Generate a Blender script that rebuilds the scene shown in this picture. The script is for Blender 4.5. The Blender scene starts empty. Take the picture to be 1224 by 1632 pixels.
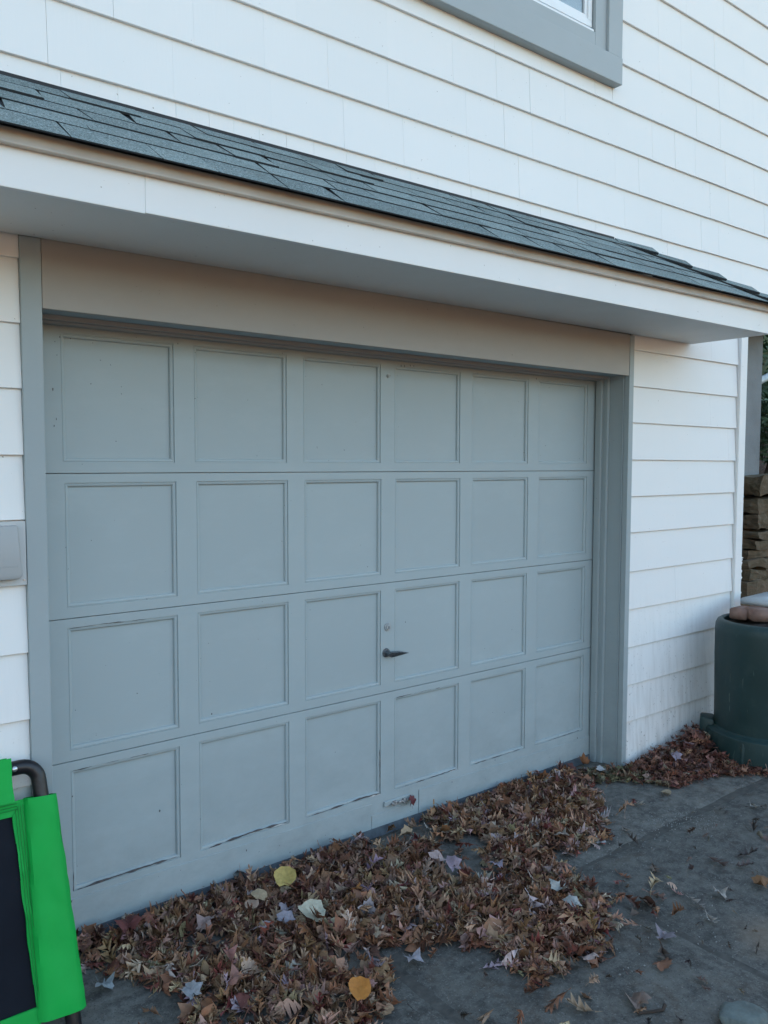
import bpy, bmesh, math, random
import numpy as np
from mathutils import Vector, Matrix, noise
random.seed(7); RNG = np.random.default_rng(11)
S = bpy.context.scene
C = S.collection
R = math.radians

# ---------------------------------------------------------------- camera
cam = bpy.data.cameras.new('camera'); co = bpy.data.objects.new('camera', cam); C.objects.link(co)
cam.sensor_fit = 'HORIZONTAL'; cam.sensor_width = 36; cam.lens = 36*1279.5/1224
cam.clip_start = .05; cam.clip_end = 500
F = Vector((.6139822, .7870332, -.06003828)); RT = Vector((.78855032, -.61496458, .00263694)); UP = RT.cross(F)
m = Matrix((RT, UP, -F)).transposed().to_4x4(); m.translation = Vector((-.77286, -3.00898, 1.63828))
co.matrix_world = m
S.camera = co
S.render.resolution_x, S.render.resolution_y = 768, 1024

# ---------------------------------------------------------------- light
SUN_EL, SUN_AZ = 16.0, -28.0        # the sun is low behind the house: this side is in open shade
w = bpy.data.worlds.new('World'); S.world = w; w.use_nodes = True
nt = w.node_tree; bg = nt.nodes['Background']
sky = nt.nodes.new('ShaderNodeTexSky'); sky.sky_type = 'NISHITA'; sky.sun_disc = False
sky.sun_elevation = R(SUN_EL); sky.sun_rotation = R(SUN_AZ); sky.air_density = 1.2; sky.dust_density = 2.0; sky.ozone_density = 1.0
nt.links.new(sky.outputs[0], bg.inputs[0]); bg.inputs[1].default_value = .15
sl = bpy.data.lights.new('sun', 'SUN'); sl.energy = 4.5; sl.angle = R(.5); sl.color = (1, .80, .60)
so = bpy.data.objects.new('sun', sl); C.objects.link(so); so.location = (-10, 20, 12)
sd = Vector((math.sin(R(SUN_AZ))*math.cos(R(SUN_EL)), math.cos(R(SUN_AZ))*math.cos(R(SUN_EL)), math.sin(R(SUN_EL))))
so.rotation_euler = sd.to_track_quat('Z', 'Y').to_euler()
S.view_settings.view_transform = 'Standard'; S.view_settings.look = 'None'
S.view_settings.gamma = 1; S.view_settings.use_curve_mapping = False
S.view_settings.exposure = 2.1
S.render.engine = 'CYCLES'; S.cycles.max_bounces = 8; S.cycles.diffuse_bounces = 5

# ---------------------------------------------------------------- materials
class N:
    """small node builder"""
    def __init__(s, name):
        s.m = bpy.data.materials.new(name); s.m.use_nodes = True
        s.t = s.m.node_tree; s.b = s.t.nodes['Principled BSDF']; s.co = s.t.nodes.new('ShaderNodeTexCoord')
    def noise(s, scale, detail=4, rough=.55, stretch=(1, 1, 1), dist=0):
        mp = s.t.nodes.new('ShaderNodeMapping'); mp.inputs['Scale'].default_value = stretch
        g = s.t.nodes.new('ShaderNodeNewGeometry')
        s.t.links.new(g.outputs['Position'], mp.inputs[0])
        n = s.t.nodes.new('ShaderNodeTexNoise'); n.inputs['Scale'].default_value = scale
        n.inputs['Detail'].default_value = detail; n.inputs['Roughness'].default_value = rough; n.inputs['Distortion'].default_value = dist
        s.t.links.new(mp.outputs[0], n.inputs['Vector']); return n.outputs['Fac']
    def ramp(s, f, stops):
        r = s.t.nodes.new('ShaderNodeValToRGB'); e = r.color_ramp.elements
        while len(e) < len(stops): e.new(.5)
        for k, (p, c) in enumerate(stops):
            e[k].position = p; e[k].color = (c, c, c, 1) if isinstance(c, (int, float)) else (*c, 1)
        s.t.links.new(f, r.inputs[0]); return r.outputs[0]
    def mix(s, f, a, b, mode='MIX'):
        x = s.t.nodes.new('ShaderNodeMix'); x.data_type = 'RGBA'; x.blend_type = mode
        for i, v in ((0, f), (6, a), (7, b)):
            if isinstance(v, bpy.types.NodeSocket): s.t.links.new(v, x.inputs[i])
            elif i == 0: x.inputs[0].default_value = v
            else: x.inputs[i].default_value = (*v, 1) if len(v) == 3 else v
        return x.outputs[2]
    def math(s, op, a, b=0.0):
        x = s.t.nodes.new('ShaderNodeMath'); x.operation = op
        for i, v in ((0, a), (1, b)):
            if isinstance(v, bpy.types.NodeSocket): s.t.links.new(v, x.inputs[i])
            else: x.inputs[i].default_value = v
        return x.outputs[0]
    def col(s, v):
        if isinstance(v, bpy.types.NodeSocket): s.t.links.new(v, s.b.inputs['Base Color'])
        else: s.b.inputs['Base Color'].default_value = (*v, 1)
    def bump(s, h, strength=.3, dist=.002):
        prev = getattr(s, '_b', None)
        x = s.t.nodes.new('ShaderNodeBump'); x.inputs['Strength'].default_value = strength; x.inputs['Distance'].default_value = dist
        s.t.links.new(h, x.inputs['Height'])
        if prev: s.t.links.new(prev, x.inputs['Normal'])
        s._b = x.outputs[0]; s.t.links.new(s._b, s.b.inputs['Normal'])
    def rough(s, v):
        if isinstance(v, bpy.types.NodeSocket): s.t.links.new(v, s.b.inputs['Roughness'])
        else: s.b.inputs['Roughness'].default_value = v
    def objrand(s):
        o = s.t.nodes.new('ShaderNodeObjectInfo'); return o.outputs['Random']
    def zpos(s, lo, hi):
        g = s.t.nodes.new('ShaderNodeNewGeometry'); x = s.t.nodes.new('ShaderNodeSeparateXYZ'); s.t.links.new(g.outputs['Position'], x.inputs[0])
        r = s.t.nodes.new('ShaderNodeMapRange'); r.inputs[1].default_value = lo; r.inputs[2].default_value = hi
        s.t.links.new(x.outputs[2], r.inputs[0]); return r.outputs[0]

def paint(name, c, grime=(.25, .22, .18), spec=.35, grain=(60, 60, 3), gb=.12, stain=.25, rv=.04):
    n = N(name)
    big = n.noise(1.3, 3); fine = n.noise(9, 6, .65)
    base = n.mix(n.math('MULTIPLY', n.objrand(), .5), c, tuple(x*(1-rv*2) for x in c))
    base = n.mix(n.ramp(big, [(.35, 0), (.75, stain)]), base, tuple(x*.86 for x in c))
    sp_ = n.math('MULTIPLY', n.ramp(n.noise(5, 6, .7, (1, 1, 1.4)), [(.38, 0), (.70, 1)]), n.ramp(n.zpos(-.15, .75), [(0, .75), (.35, .35), (1, 0)]))
    base = n.mix(sp_, base, tuple(x*.68 for x in c))
    base = n.mix(n.ramp(n.noise(2.6, 6, .7, (1, 1, 2.2)), [(.50, 0), (.68, stain*.6)]), base, tuple(min(.85, x*1.16) for x in c))
    spots = n.ramp(n.noise(75, 2, .5), [(.755, 0), (.775, .75)])
    base = n.mix(spots, base, grime)
    n.col(base)
    n.rough(n.ramp(fine, [(.3, .5), (.7, .66)])); n.b.inputs['Specular IOR Level'].default_value = spec
    n.bump(n.noise(14, 5, .6, grain), gb, .0015)
    n.bump(n.noise(260, 3, .6), .05, .0008)
    return n.m
def shingle_paint():
    n = N('white_shingle_paint')
    c = (.80, .80, .79)
    base = n.mix(n.objrand(), c, (.785, .788, .78))
    base = n.mix(n.ramp(n.noise(1.1, 4), [(.4, 0), (.75, .22)]), base, (.68, .69, .68))
    # soot washed down the lowest courses, in vertical streaks that thin out upwards
    st = n.noise(9, 5, .6, (3.2, 3.2, .35)); low = n.ramp(n.zpos(-.15, .95), [(0, 1), (.35, .55), (1, 0)])
    dirt = n.math('MULTIPLY', n.ramp(st, [(.44, 0), (.76, .6)]), low)
    base = n.mix(dirt, base, (.36, .34, .31))
    sp = n.math('MULTIPLY', n.ramp(n.noise(60, 2), [(.68, 0), (.71, .8)]), low)
    base = n.mix(sp, base, (.12, .10, .09))
    base = n.mix(n.ramp(n.noise(95, 1), [(.80, 0), (.81, .8)]), base, (.2, .17, .14))
    n.col(base); n.rough(.6); n.b.inputs['Specular IOR Level'].default_value = .3
    n.bump(n.noise(12, 5, .6, (9, 9, .35)), .16, .002)
    n.bump(n.noise(2.2, 3, .5, (1.5, 1, 1)), .25, .006)
    return n.m
M = {}
M['shingle_white'] = shingle_paint()
M['white'] = paint('white_trim_paint', (.80, .80, .79), grain=(2, 9, 9))
M['soffit'] = paint('soffit_paint', (.80, .79, .76), stain=.5)
M['grey'] = paint('grey_door_paint', (.362, .425, .442), grime=(.10, .095, .09), stain=.35, grain=(2, 9, 30), gb=.10)
M['grey_v'] = paint('grey_casing_paint', (.335, .385, .40), grime=(.12, .11, .10), grain=(9, 9, .8), stain=.3)
M['header'] = paint('header_warm_light_paint', (.345, .33, .31), grime=(.12, .11, .10), grain=(.7, 9, 9), stain=.35)  # same paint as the casing; the warm light is put into the colour
M['window_grey'] = paint('window_trim_paint', (.37, .41, .425), grain=(1, 9, 9))
def simple(name, c, rough=.6, metal=0, spec=.5, vary=.3, bscale=80, bump=.15, bd=.002, c2=None, scale=12):
    n = N(name); a = n.noise(scale, 5)
    n.col(n.mix(n.ramp(a, [(.3, 0), (.7, 1)]), c, c2 or tuple(x*(1-vary) for x in c)))
    n.rough(rough); n.b.inputs['Metallic'].default_value = metal; n.b.inputs['Specular IOR Level'].default_value = spec
    n.bump(n.noise(bscale, 4), bump, bd); return n.m
M['dark'] = simple('dark_void', (.02, .02, .02), .9)
M['backing'] = simple('sheathing', (.30, .28, .26), .9)
M['drip'] = simple('drip_edge_metal', (.66, .58, .50), .42, .2, c2=(.54, .47, .40), scale=5, bump=.05)
M['flash'] = simple('black_flashing', (.018, .02, .024), .7, bump=.6, bscale=60)
M['rubber'] = simple('rubber_seal', (.05, .06, .075), .7, c2=(.10, .12, .14), scale=30, bump=.4)
M['crack'] = simple('bare_wood_crack', (.05, .05, .055), .9, c2=(.12, .11, .11), scale=60)
M['chip'] = simple('exposed_primer', (.62, .62, .60), .8, c2=(.35, .34, .33), scale=60)
M['metal_dark'] = simple('tarnished_zinc', (.20, .225, .245), .38, .7, c2=(.09, .10, .115), scale=90)
M['metal_worn'] = simple('chipped_latch', (.45, .45, .44), .55, .2, c2=(.05, .05, .055), scale=110, vary=.8)
M['metal_paint'] = simple('painted_lock', (.38, .41, .42), .4, .1, c2=(.30, .33, .34), scale=60)
M['vinyl'] = simple('white_vinyl', (.80, .82, .83), .35, vary=.05)
M['plastic_box'] = simple('grey_plastic', (.37, .385, .39), .5, vary=.08, scale=5)
M['plastic_plate'] = simple('pale_plastic_plate', (.48, .50, .505), .5, vary=.06, scale=5)
M['curtain'] = simple('curtain_cloth', (.62, .66, .68), .9, vary=.2, scale=6)
M['room'] = simple('room_dark', (.12, .12, .13), .9)
def asphalt_shingle():
    n = N('roof_granules'); r = n.objrand()
    c = n.mix(r, (.125, .165, .165), (.215, .270, .265))
    g = n.noise(190, 3, .8); c = n.mix(n.ramp(g, [(.50, 0), (.60, .9)]), c, (.42, .47, .46))
    g2 = n.noise(150, 3, .8); c = n.mix(n.ramp(g2, [(.53, 0), (.62, .85)]), c, (.04, .055, .06))
    c = n.mix(n.ramp(n.noise(5, 4), [(.45, 0), (.75, .45)]), c, (.10, .12, .11))
    n.col(c); n.rough(.93); n.b.inputs['Specular IOR Level'].default_value = .2
    n.bump(g, .7, .002); return n.m
M['roof'] = asphalt_shingle()
M['roof_edge'] = simple('shingle_edge_bitumen', (.022, .028, .034), .85, bump=.5, bscale=200)
def slabmat(name, tone, warm):
    n = N(name)
    big = n.noise(1.6, 5, .6, dist=.4); mid = n.noise(7, 6, .65); fine = n.noise(120, 3, .7)
    c = n.mix(n.ramp(big, [(.3, 0), (.7, 1)]), tuple(x*tone for x in (.068, .066, .060)), tuple(x*tone for x in (.138, .130, .114)))
    c = n.mix(n.ramp(mid, [(.40, 0), (.58, .85)]), c, tuple(x*tone for x in (.046, .043, .040)))
    c = n.mix(n.ramp(n.noise(3.1, 4, .6, dist=1.2), [(.56, 0), (.66, .55)]), c, (.085*warm, .066*warm, .050*warm))
    c = n.mix(n.ramp(n.noise(26, 5, .75), [(.44, 0), (.60, .6)]), c, tuple(x*tone for x in (.15, .145, .132)))
    c = n.mix(n.ramp(fine, [(.58, 0), (.68, .7)]), c, (.22, .215, .20))
    c = n.mix(n.ramp(n.noise(170, 2, .6), [(.62, 0), (.70, .8)]), c, (.022, .022, .024))
    # a soft orange-tan patch on the slab, with its own outline
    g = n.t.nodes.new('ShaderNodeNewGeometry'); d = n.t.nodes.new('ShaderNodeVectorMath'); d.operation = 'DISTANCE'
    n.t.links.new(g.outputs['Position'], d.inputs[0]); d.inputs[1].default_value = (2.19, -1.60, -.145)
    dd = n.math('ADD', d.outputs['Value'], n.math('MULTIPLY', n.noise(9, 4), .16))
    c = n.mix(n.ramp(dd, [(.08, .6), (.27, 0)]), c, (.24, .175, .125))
    n.col(c); n.rough(n.ramp(mid, [(.3, .68), (.7, .9)])); n.b.inputs['Specular IOR Level'].default_value = .35
    n.bump(mid, .6, .014); n.bump(n.noise(34, 5, .7), .5, .006); n.bump(fine, .6, .003); return n.m
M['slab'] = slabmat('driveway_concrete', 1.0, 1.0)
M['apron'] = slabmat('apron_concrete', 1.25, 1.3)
M['dirt'] = simple('joint_dirt', (.045, .042, .038), .95, c2=(.095, .088, .078), scale=25, bump=.8, bscale=50, bd=.006)
M['bounce_lawn'] = simple('warm_bounce_lawn', (.30, .17, .08), .95, c2=(.13, .12, .05), scale=1.5, bump=.5, bscale=20, bd=.02)
M['bounce_trees'] = simple('warm_bounce_foliage', (.38, .20, .07), .95, c2=(.21, .16, .07), scale=.8, bump=1, bscale=3, bd=.2)
M['bank'] = simple('bank_mulch', (.045, .025, .018), .95, c2=(.09, .045, .03), scale=40, bump=1, bscale=30, bd=.03)
M['stucco'] = simple('stucco', (.22, .24, .25), .9, c2=(.155, .165, .17), scale=3, bump=.5, bscale=70, bd=.006)
def stonemat():
    n = N('fieldstone'); r = n.objrand()
    c = n.mix(r, (.11, .072, .040), (.15, .095, .058)); a = n.noise(6, 6, .7, (1, 1, 3.5)); b = n.noise(28, 4, .65)
    c = n.mix(n.ramp(a, [(.35, 0), (.65, .6)]), c, (.055, .050, .024)); c = n.mix(n.ramp(b, [(.5, 0), (.72, .6)]), c, (.17, .14, .10))
    n.col(c); n.rough(.9); n.bump(a, .9, .02); n.bump(b, .6, .006); return n.m
M['stone'] = stonemat()
M['brick'] = simple('weathered_brick', (.19, .105, .082), .85, c2=(.27, .18, .145), scale=14, bump=.6, bscale=60, bd=.004)
M['paver'] = simple('pale_paver', (.42, .45, .47), .8, vary=.15)
M['rock'] = simple('pale_rock', (.15, .18, .17), .9, c2=(.08, .09, .085), scale=18, bump=.9, bscale=40, bd=.010)
M['grit'] = simple('grit', (.30, .30, .29), .9, vary=.5, scale=200)
M['soil'] = simple('planter_soil', (.03, .022, .016), .95, bump=1, bscale=60, bd=.01)
def barrelmat():
    n = N('dark_green_plastic'); a = n.noise(3, 5, .6); 
    c = n.mix(n.ramp(a, [(.35, 0), (.7, 1)]), (.005, .026, .026), (.009, .036, .037))
    sc = n.ramp(n.noise(22, 2, .5, (3, 3, .35), 1.0), [(.70, 0), (.73, .35)]); c = n.mix(sc, c, (.12, .18, .16))
    du = n.ramp(n.noise(6, 6, .7), [(.5, 0), (.8, .3)]); c = n.mix(du, c, (.07, .085, .075))
    n.col(c); n.rough(n.ramp(a, [(.3, .42), (.7, .58)])); n.bump(n.noise(40, 4), .15, .002); return n.m
M['barrel'] = barrelmat()
def clothmat(name, c, c2):
    n = N(name); n.col(n.mix(n.ramp(n.noise(5, 4), [(.3, 0), (.7, 1)]), c, c2)); n.rough(.62); n.b.inputs['Specular IOR Level'].default_value = .3
    n.bump(n.noise(7, 3, .5, (1, 1, .6)), .35, .012); n.bump(n.noise(700, 1), .12, .0006); return n.m
M['green'] = clothmat('green_fabric', (.001, .37, .055), (.001, .31, .046))
M['seam'] = simple('green_stitching', (.003, .22, .03), .8)
M['mesh'] = clothmat('black_mesh_fabric', (.004, .006, .011), (.008, .011, .018))
M['mesh'].node_tree.nodes['Principled BSDF'].inputs['Specular IOR Level'].default_value = .12
M['tube'] = simple('black_tube_paint', (.008, .008, .011), .38, vary=.3, scale=20, bump=.5, bscale=45, bd=.003)
M['bolt'] = simple('zinc_bolt', (.7, .72, .73), .3, .9)
M['bark'] = simple('stick_bark', (.045, .03, .022), .9, bump=1, bscale=80)
M['plant'] = simple('shrub_leaf', (.035, .075, .028), .6, c2=(.06, .10, .045), scale=20)
M['pipe'] = simple('white_rail_paint', (.42, .48, .50), .5, vary=.1)
g = N('window_glass'); g.b.inputs['Base Color'].default_value = (.85, .93, .96, 1); g.b.inputs['Roughness'].default_value = .02
g.b.inputs['Transmission Weight'].default_value = .95; g.b.inputs['IOR'].default_value = 1.5; M['glass'] = g.m
def leafmat():
    n = N('dry_leaf'); a = n.t.nodes.new('ShaderNodeVertexColor'); a.layer_name = 'tint'
    v = n.noise(90, 3); c = n.mix(n.ramp(v, [(.35, 0), (.7, .45)]), a.outputs[0], n.mix(1.0, a.outputs[0], (.55, .5, .45), 'MULTIPLY'))
    n.col(c); n.rough(.6); n.b.inputs['Specular IOR Level'].default_value = .35; n.bump(n.noise(160, 3), .3, .001); return n.m
M['leaf'] = leafmat()

# ---------------------------------------------------------------- builders
def link(name, me, mat, parent=None, loc=None):
    o = bpy.data.objects.new(name, me); C.objects.link(o)
    if mat is not None and not me.materials:
        for x in (mat if isinstance(mat, (list, tuple)) else [mat]): me.materials.append(x)
    if parent is not None: o.parent = parent
    if loc is not None: o.location = loc
    return o
def tag(o, label=None, cat=None, group=None, kind=None):
    for k, v in (('label', label), ('category', cat), ('group', group), ('kind', kind)):
        if v: o[k] = v
    return o
def thing(name, label, cat, loc=(0, 0, 0), group=None):
    o = bpy.data.objects.new(name, None); C.objects.link(o); o.location = loc; o.empty_display_size = .1
    bpy.context.view_layer.update()
    return tag(o, label, cat, group)
class MB:
    def __init__(s): s.v = []; s.f = []; s.mi = []
    def add(s, vs, fs, mi=0):
        b = len(s.v); s.v += [tuple(p) for p in vs]; s.f += [tuple(b+i for i in f) for f in fs]; s.mi += [mi]*len(fs)
    def box(s, x0, x1, y0, y1, z0, z1, mi=0, sh=0.0):
        """sh: rise per metre of x"""
        f = lambda x, y, z: (x, y, z+sh*x)
        s.add([f(x0,y0,z0), f(x1,y0,z0), f(x1,y1,z0), f(x0,y1,z0), f(x0,y0,z1), f(x1,y0,z1), f(x1,y1,z1), f(x0,y1,z1)],
              [(0,3,2,1), (4,5,6,7), (0,1,5,4), (1,2,6,5), (2,3,7,6), (3,0,4,7)], mi)
    def prof(s, pts, x0, x1, sh=0.0, mi=0):
        """closed (y,z) profile extruded along x"""
        n = len(pts); vs = [(x, y, z+sh*x) for x in (x0, x1) for y, z in pts]
        fs = [(i, (i+1) % n, n+(i+1) % n, n+i) for i in range(n)] + [tuple(range(n))[::-1], tuple(range(n, 2*n))]
        s.add(vs, fs, mi)
    def profz(s, pts, z0, z1, mi=0):
        n = len(pts); vs = [(x, y, z) for z in (z0, z1) for x, y in pts]
        fs = [(i, (i+1) % n, n+(i+1) % n, n+i) for i in range(n)] + [tuple(range(n))[::-1], tuple(range(n, 2*n))]
        s.add(vs, fs, mi)
    def tube(s, path, r, seg=12, mi=0, caps=True):
        P = [Vector(p) for p in path]; rr = r if isinstance(r, (list, tuple)) else [r]*len(P)
        t0 = (P[1]-P[0]).normalized(); n = t0.orthogonal().normalized(); rings = []
        for i, p in enumerate(P):
            t = ((P[min(i+1, len(P)-1)]-P[i]).normalized()+(P[i]-P[max(i-1, 0)]).normalized()).normalized()
            n = (n-t*n.dot(t)).normalized(); b = t.cross(n)
            rings.append([p+(n*math.cos(a)+b*math.sin(a))*rr[i] for a in [2*math.pi*k/seg for k in range(seg)]])
        vs = [q for ring in rings for q in ring]; fs = []
        for i in range(len(P)-1):
            for k in range(seg): fs.append((i*seg+k, i*seg+(k+1) % seg, (i+1)*seg+(k+1) % seg, (i+1)*seg+k))
        if caps: fs += [tuple(range(seg))[::-1], tuple((len(P)-1)*seg+k for k in range(seg))]
        s.add(vs, fs, mi)
    def lathe(s, prof, c, seg=48, mi=0):
        vs = [(c[0]+r*math.cos(2*math.pi*k/seg), c[1]+r*math.sin(2*math.pi*k/seg), c[2]+z) for r, z in prof for k in range(seg)]
        fs = [(i*seg+k, i*seg+(k+1) % seg, (i+1)*seg+(k+1) % seg, (i+1)*seg+k) for i in range(len(prof)-1) for k in range(seg)]
        s.add(vs, fs, mi)
    def build(s, name, mat, parent=None, smooth=False, bevel=0, loc=None, seg=2):
        me = bpy.data.meshes.new(name); me.from_pydata(s.v, [], s.f); 
        for x in (mat if isinstance(mat, (list, tuple)) else [mat]): me.materials.append(x)
        me.polygons.foreach_set('material_index', s.mi)
        bm = bmesh.new(); bm.from_mesh(me)
        bmesh.ops.recalc_face_normals(bm, faces=bm.faces)
        if bevel:
            bmesh.ops.bevel(bm, geom=[e for e in bm.edges if e.is_manifold and e.calc_face_angle(0) > .5], offset=bevel, segments=seg, affect='EDGES', profile=.5)
        bm.to_mesh(me); bm.free()
        if smooth:
            me.polygons.foreach_set('use_smooth', [True]*len(me.polygons))
            try: me.set_sharp_from_angle(angle=R(35))
            except Exception: pass
        o = link(name, me, None, parent, loc); return o
def jitter(o, amp, scale, seed=0):
    for v in o.data.vertices:
        p = v.co*scale+Vector((seed, seed*1.7, -seed))
        v.co += Vector(noise.noise_vector(p))*amp
    o.data.update()

SH = .0090     # the upper courses and the little roof rise very slightly to the right
WY = -.217     # face of the siding
XL, XR = -.017, 3.173      # sides of the door opening
house = thing('house', 'white shingled house above the grey garage door', 'house')

# ---------------------------------------------------------------- wall and siding
wb = MB()
wb.box(-6, XL-.03, -.195, .05, -.4, 6.2); wb.box(XR+.03, 4.43, -.195, .05, -.4, 6.2); wb.box(XL-.03, XR+.03, -.195, .05, 2.30, 6.2); wb.box(4.431, 5.62, -.195, 6.9, 2.69, 6.2)
wb.box(-6, -5.9, .05, 7, -.4, 6.2); wb.box(4.33, 4.43, .05, 7, -.4, 2.59); wb.box(-6, 4.43, 6.9, 7, -.4, 6.2)
wb.prof([(-.6, 6.1), (3.4, 7.7), (7.4, 6.1), (7.4, 6.25), (3.4, 7.85), (-.6, 6.25)], -6.4, 5.9)
wall = wb.build('wall', M['backing'], house)
# inside of the garage, so no light leaks past the door
gb = MB(); gb.box(XL-.03, XR+.03, .10, .14, -.4, 2.4); gb.build('inner_wall', M['dark'], house)

def shingle(x0, x1, z0, z1, sh, parent=wall, name='siding_shingle'):
    """one tapered shingle: butt at z0, thin end tucked under the next course"""
    dz = random.uniform(-.0008, .0008); dy = random.uniform(-.0004, .0004); t = random.uniform(.0165, .0185)
    dx = random.uniform(-.0015, .0015)
    yb = WY+dy
    z0 += dz
    mb = MB(); f = lambda x, y, z: (x, y, z+sh*x)
    b = .0015
    mb.add([f(x0,yb,z0+b), f(x1,yb,z0+b), f(x1,yb+.002,z0), f(x0,yb+.002,z0), f(x1,yb+t,z0), f(x0,yb+t,z0),
            f(x0,yb+.0135,z1), f(x1,yb+.0135,z1), f(x1,yb+t+.002,z1), f(x0,yb+t+.002,z1)],
           [(0,1,7,6), (3,2,1,0), (5,4,2,3), (6,7,8,9), (9,8,4,5), (0,6,9,5,3), (1,2,4,8,7)])
    return mb.build(name, M['shingle_white'], parent)
def course(xa, xb, z0, z1, sh, joints=None, wmin=.16, wmax=.42):
    if joints is None:
        joints = []; x = xa+random.uniform(.08, wmax)
        while x < xb-.07:
            joints.append(x); x += random.uniform(wmin, wmax)
    xs = [xa]+[j for j in joints if xa+.03 < j < xb-.03]+[xb]
    for i in range(len(xs)-1):
        g = random.choice((.0001, .0002, .0004, .0008)) if sh else random.choice((.0, .0001, .0002))
        shingle(xs[i]+g, xs[i+1]-g, z0, z1, sh)
rows = [-.10, .115, .335, .562, .787, 1.010, 1.240, 1.452, 1.664, 1.879, 2.088, 2.296]
for i, z in enumerate(rows):
    z1 = (rows[i+1]+.004) if i+1 < len(rows) else 2.516
    zb = z if i else -.20
    course(XR+.046, 4.384, zb, z1, 0, wmin=.30, wmax=.75)
    course(-.62, XL-.069, zb, z1, 0, wmin=.34, wmax=.6)
up = [2.72, 2.930, 3.144, 3.362, 3.585, 3.815, 4.045, 4.275, 4.505, 4.735, 4.965]
J0 = [.06, .25, .37, .46, .59, .69, .8, .92, 1.05, 1.21, 1.36, 1.56, 1.72, 1.93, 2.05, 2.26, 2.42, 2.67, 2.87, 3.2, 3.55, 4.0, 4.4, 4.8, 5.2]
WX0, WX1, WZ0 = 1.0, 3.003, 3.665
for i, z in enumerate(up[:-1]):
    z1 = up[i+1]+.004
    if i == 0: course(-.55, 5.60, z, z1, SH, J0)
    elif z+.23 < WZ0: course(-.55, 5.60, z, z1, SH, wmin=.20, wmax=.48)
    else:
        course(WX1-.02, 5.60, z, z1, SH, wmin=.20, wmax=.48)
        if i < 6: course(-.55, WX0+.02, z, z1, SH, wmin=.3, wmax=.6)
    if z < WZ0 < z+.23:   # the course cut by the window: fill beneath the sill
        course(WX0+.02, WX1-.02, z, WZ0+.05, SH, wmin=.20, wmax=.48)
course(3.60, 4.384, 2.512, 2.735, 0, wmin=.3, wmax=.6)
# siding beyond the picture, joined
sb = MB()
for i, z in enumerate([-.2]+rows[1:]+[2.51]+up[:-1]+[4.965+.23*k for k in range(6)]):
    for xa, xb in ((-6, -.64 if z < 2.4 else -.57), (-.57, 5.6)):
        if z < 4.9 and xa > -1: continue
        sb.prof([(WY, z), (WY+.012, z), (WY+.015, z+.235), (WY+.009, z+.235)], xa, xb, 0)
for i, z in enumerate([4.04, 4.27, 4.5, 4.73]): sb.prof([(WY, z+.235*0), (WY+.012, z), (WY+.015, z+.235), (WY+.009, z+.235)], -.57, WX0+.02, 0)
tag(sb.build('siding', M['shingle_white'], wall), kind='stuff')
cb = MB(); cb.box(4.389, 4.472, -.232, -.195, -.2, 2.59); cb.box(4.432, 4.472, -.193, -.10, -.2, 2.59)
o = cb.build('corner_board', M['white'], wall, bevel=.002)
# loose curls of paint low on the corner board
cl = MB()
for k in range(16):
    z = random.uniform(.62, 1.02); a = random.uniform(.006, .020); b = random.uniform(.01, .035)
    cl.add([(4.468, -.231, z), (4.468, -.231, z+b), (4.468+a, -.226-random.uniform(0, .012), z+b*.6), (4.468+a*.6, -.229, z+b*.1)], [(0, 1, 2, 3)])
cl.build('peeling_paint', M['white'], wall)

# ---------------------------------------------------------------- door frame
fr = MB(); fr.box(XL-.05, XL, -.19, .04, -.17, 2.30); fr.box(XR, XR+.05, -.19, .04, -.17, 2.30); fr.box(XL, XR, -.195, .04, 2.149, 2.30)
frame = fr.build('door_frame', M['grey_v'], house)
c = MB(); c.box(XL-.068, XL-.003, -.226, -.192, -.17, 2.366); c.build('casing', M['grey_v'], frame, bevel=.002)
c = MB(); c.box(XR+.002, XR+.043, -.226, -.192, -.17, 2.372); c.build('casing', M['grey_v'], frame, bevel=.002)
c = MB(); c.box(XL-.0015, XR+.0005, -.224, -.197, 2.143, 2.375); c.build('header_board', M['header'], frame, bevel=.002)
for x, s in ((XL, 1), (XR, -1)):
    c = MB()
    c.profz([(x, -.010), (x+s*.020, -.010), (x+s*.020, -.046), (x+s*.016, -.052), (x, -.052)], -.16, 2.148)
    c.profz([(x, -.0525), (x+s*.009, -.0525), (x+s*.009, -.070), (x+s*.013, -.075), (x+s*.013, -.088), (x+s*.008, -.094), (x, -.094)], -.155, 2.148)
    c.build('door_stop', M['grey_v'], frame, bevel=.0008, seg=1)
    c = MB(); c.profz([(x+s*.0005, -.187), (x+s*.006, -.187), (x+s*.006, -.1905), (x+s*.0005, -.1905)], -.155, 2.142); c.build('jamb_edge', M['grey_v'], frame)
c = MB(); c.prof([(-.010, 2.1485), (-.010, 2.128), (-.046, 2.128), (-.052, 2.134), (-.052, 2.1485)], XL+.021, XR-.021)
c.prof([(-.0525, 2.1485), (-.0525, 2.138), (-.072, 2.137), (-.078, 2.133), (-.090, 2.134), (-.094, 2.1485)], XL+.021, XR-.021)
c.build('head_stop', M['header'], frame)

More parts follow.
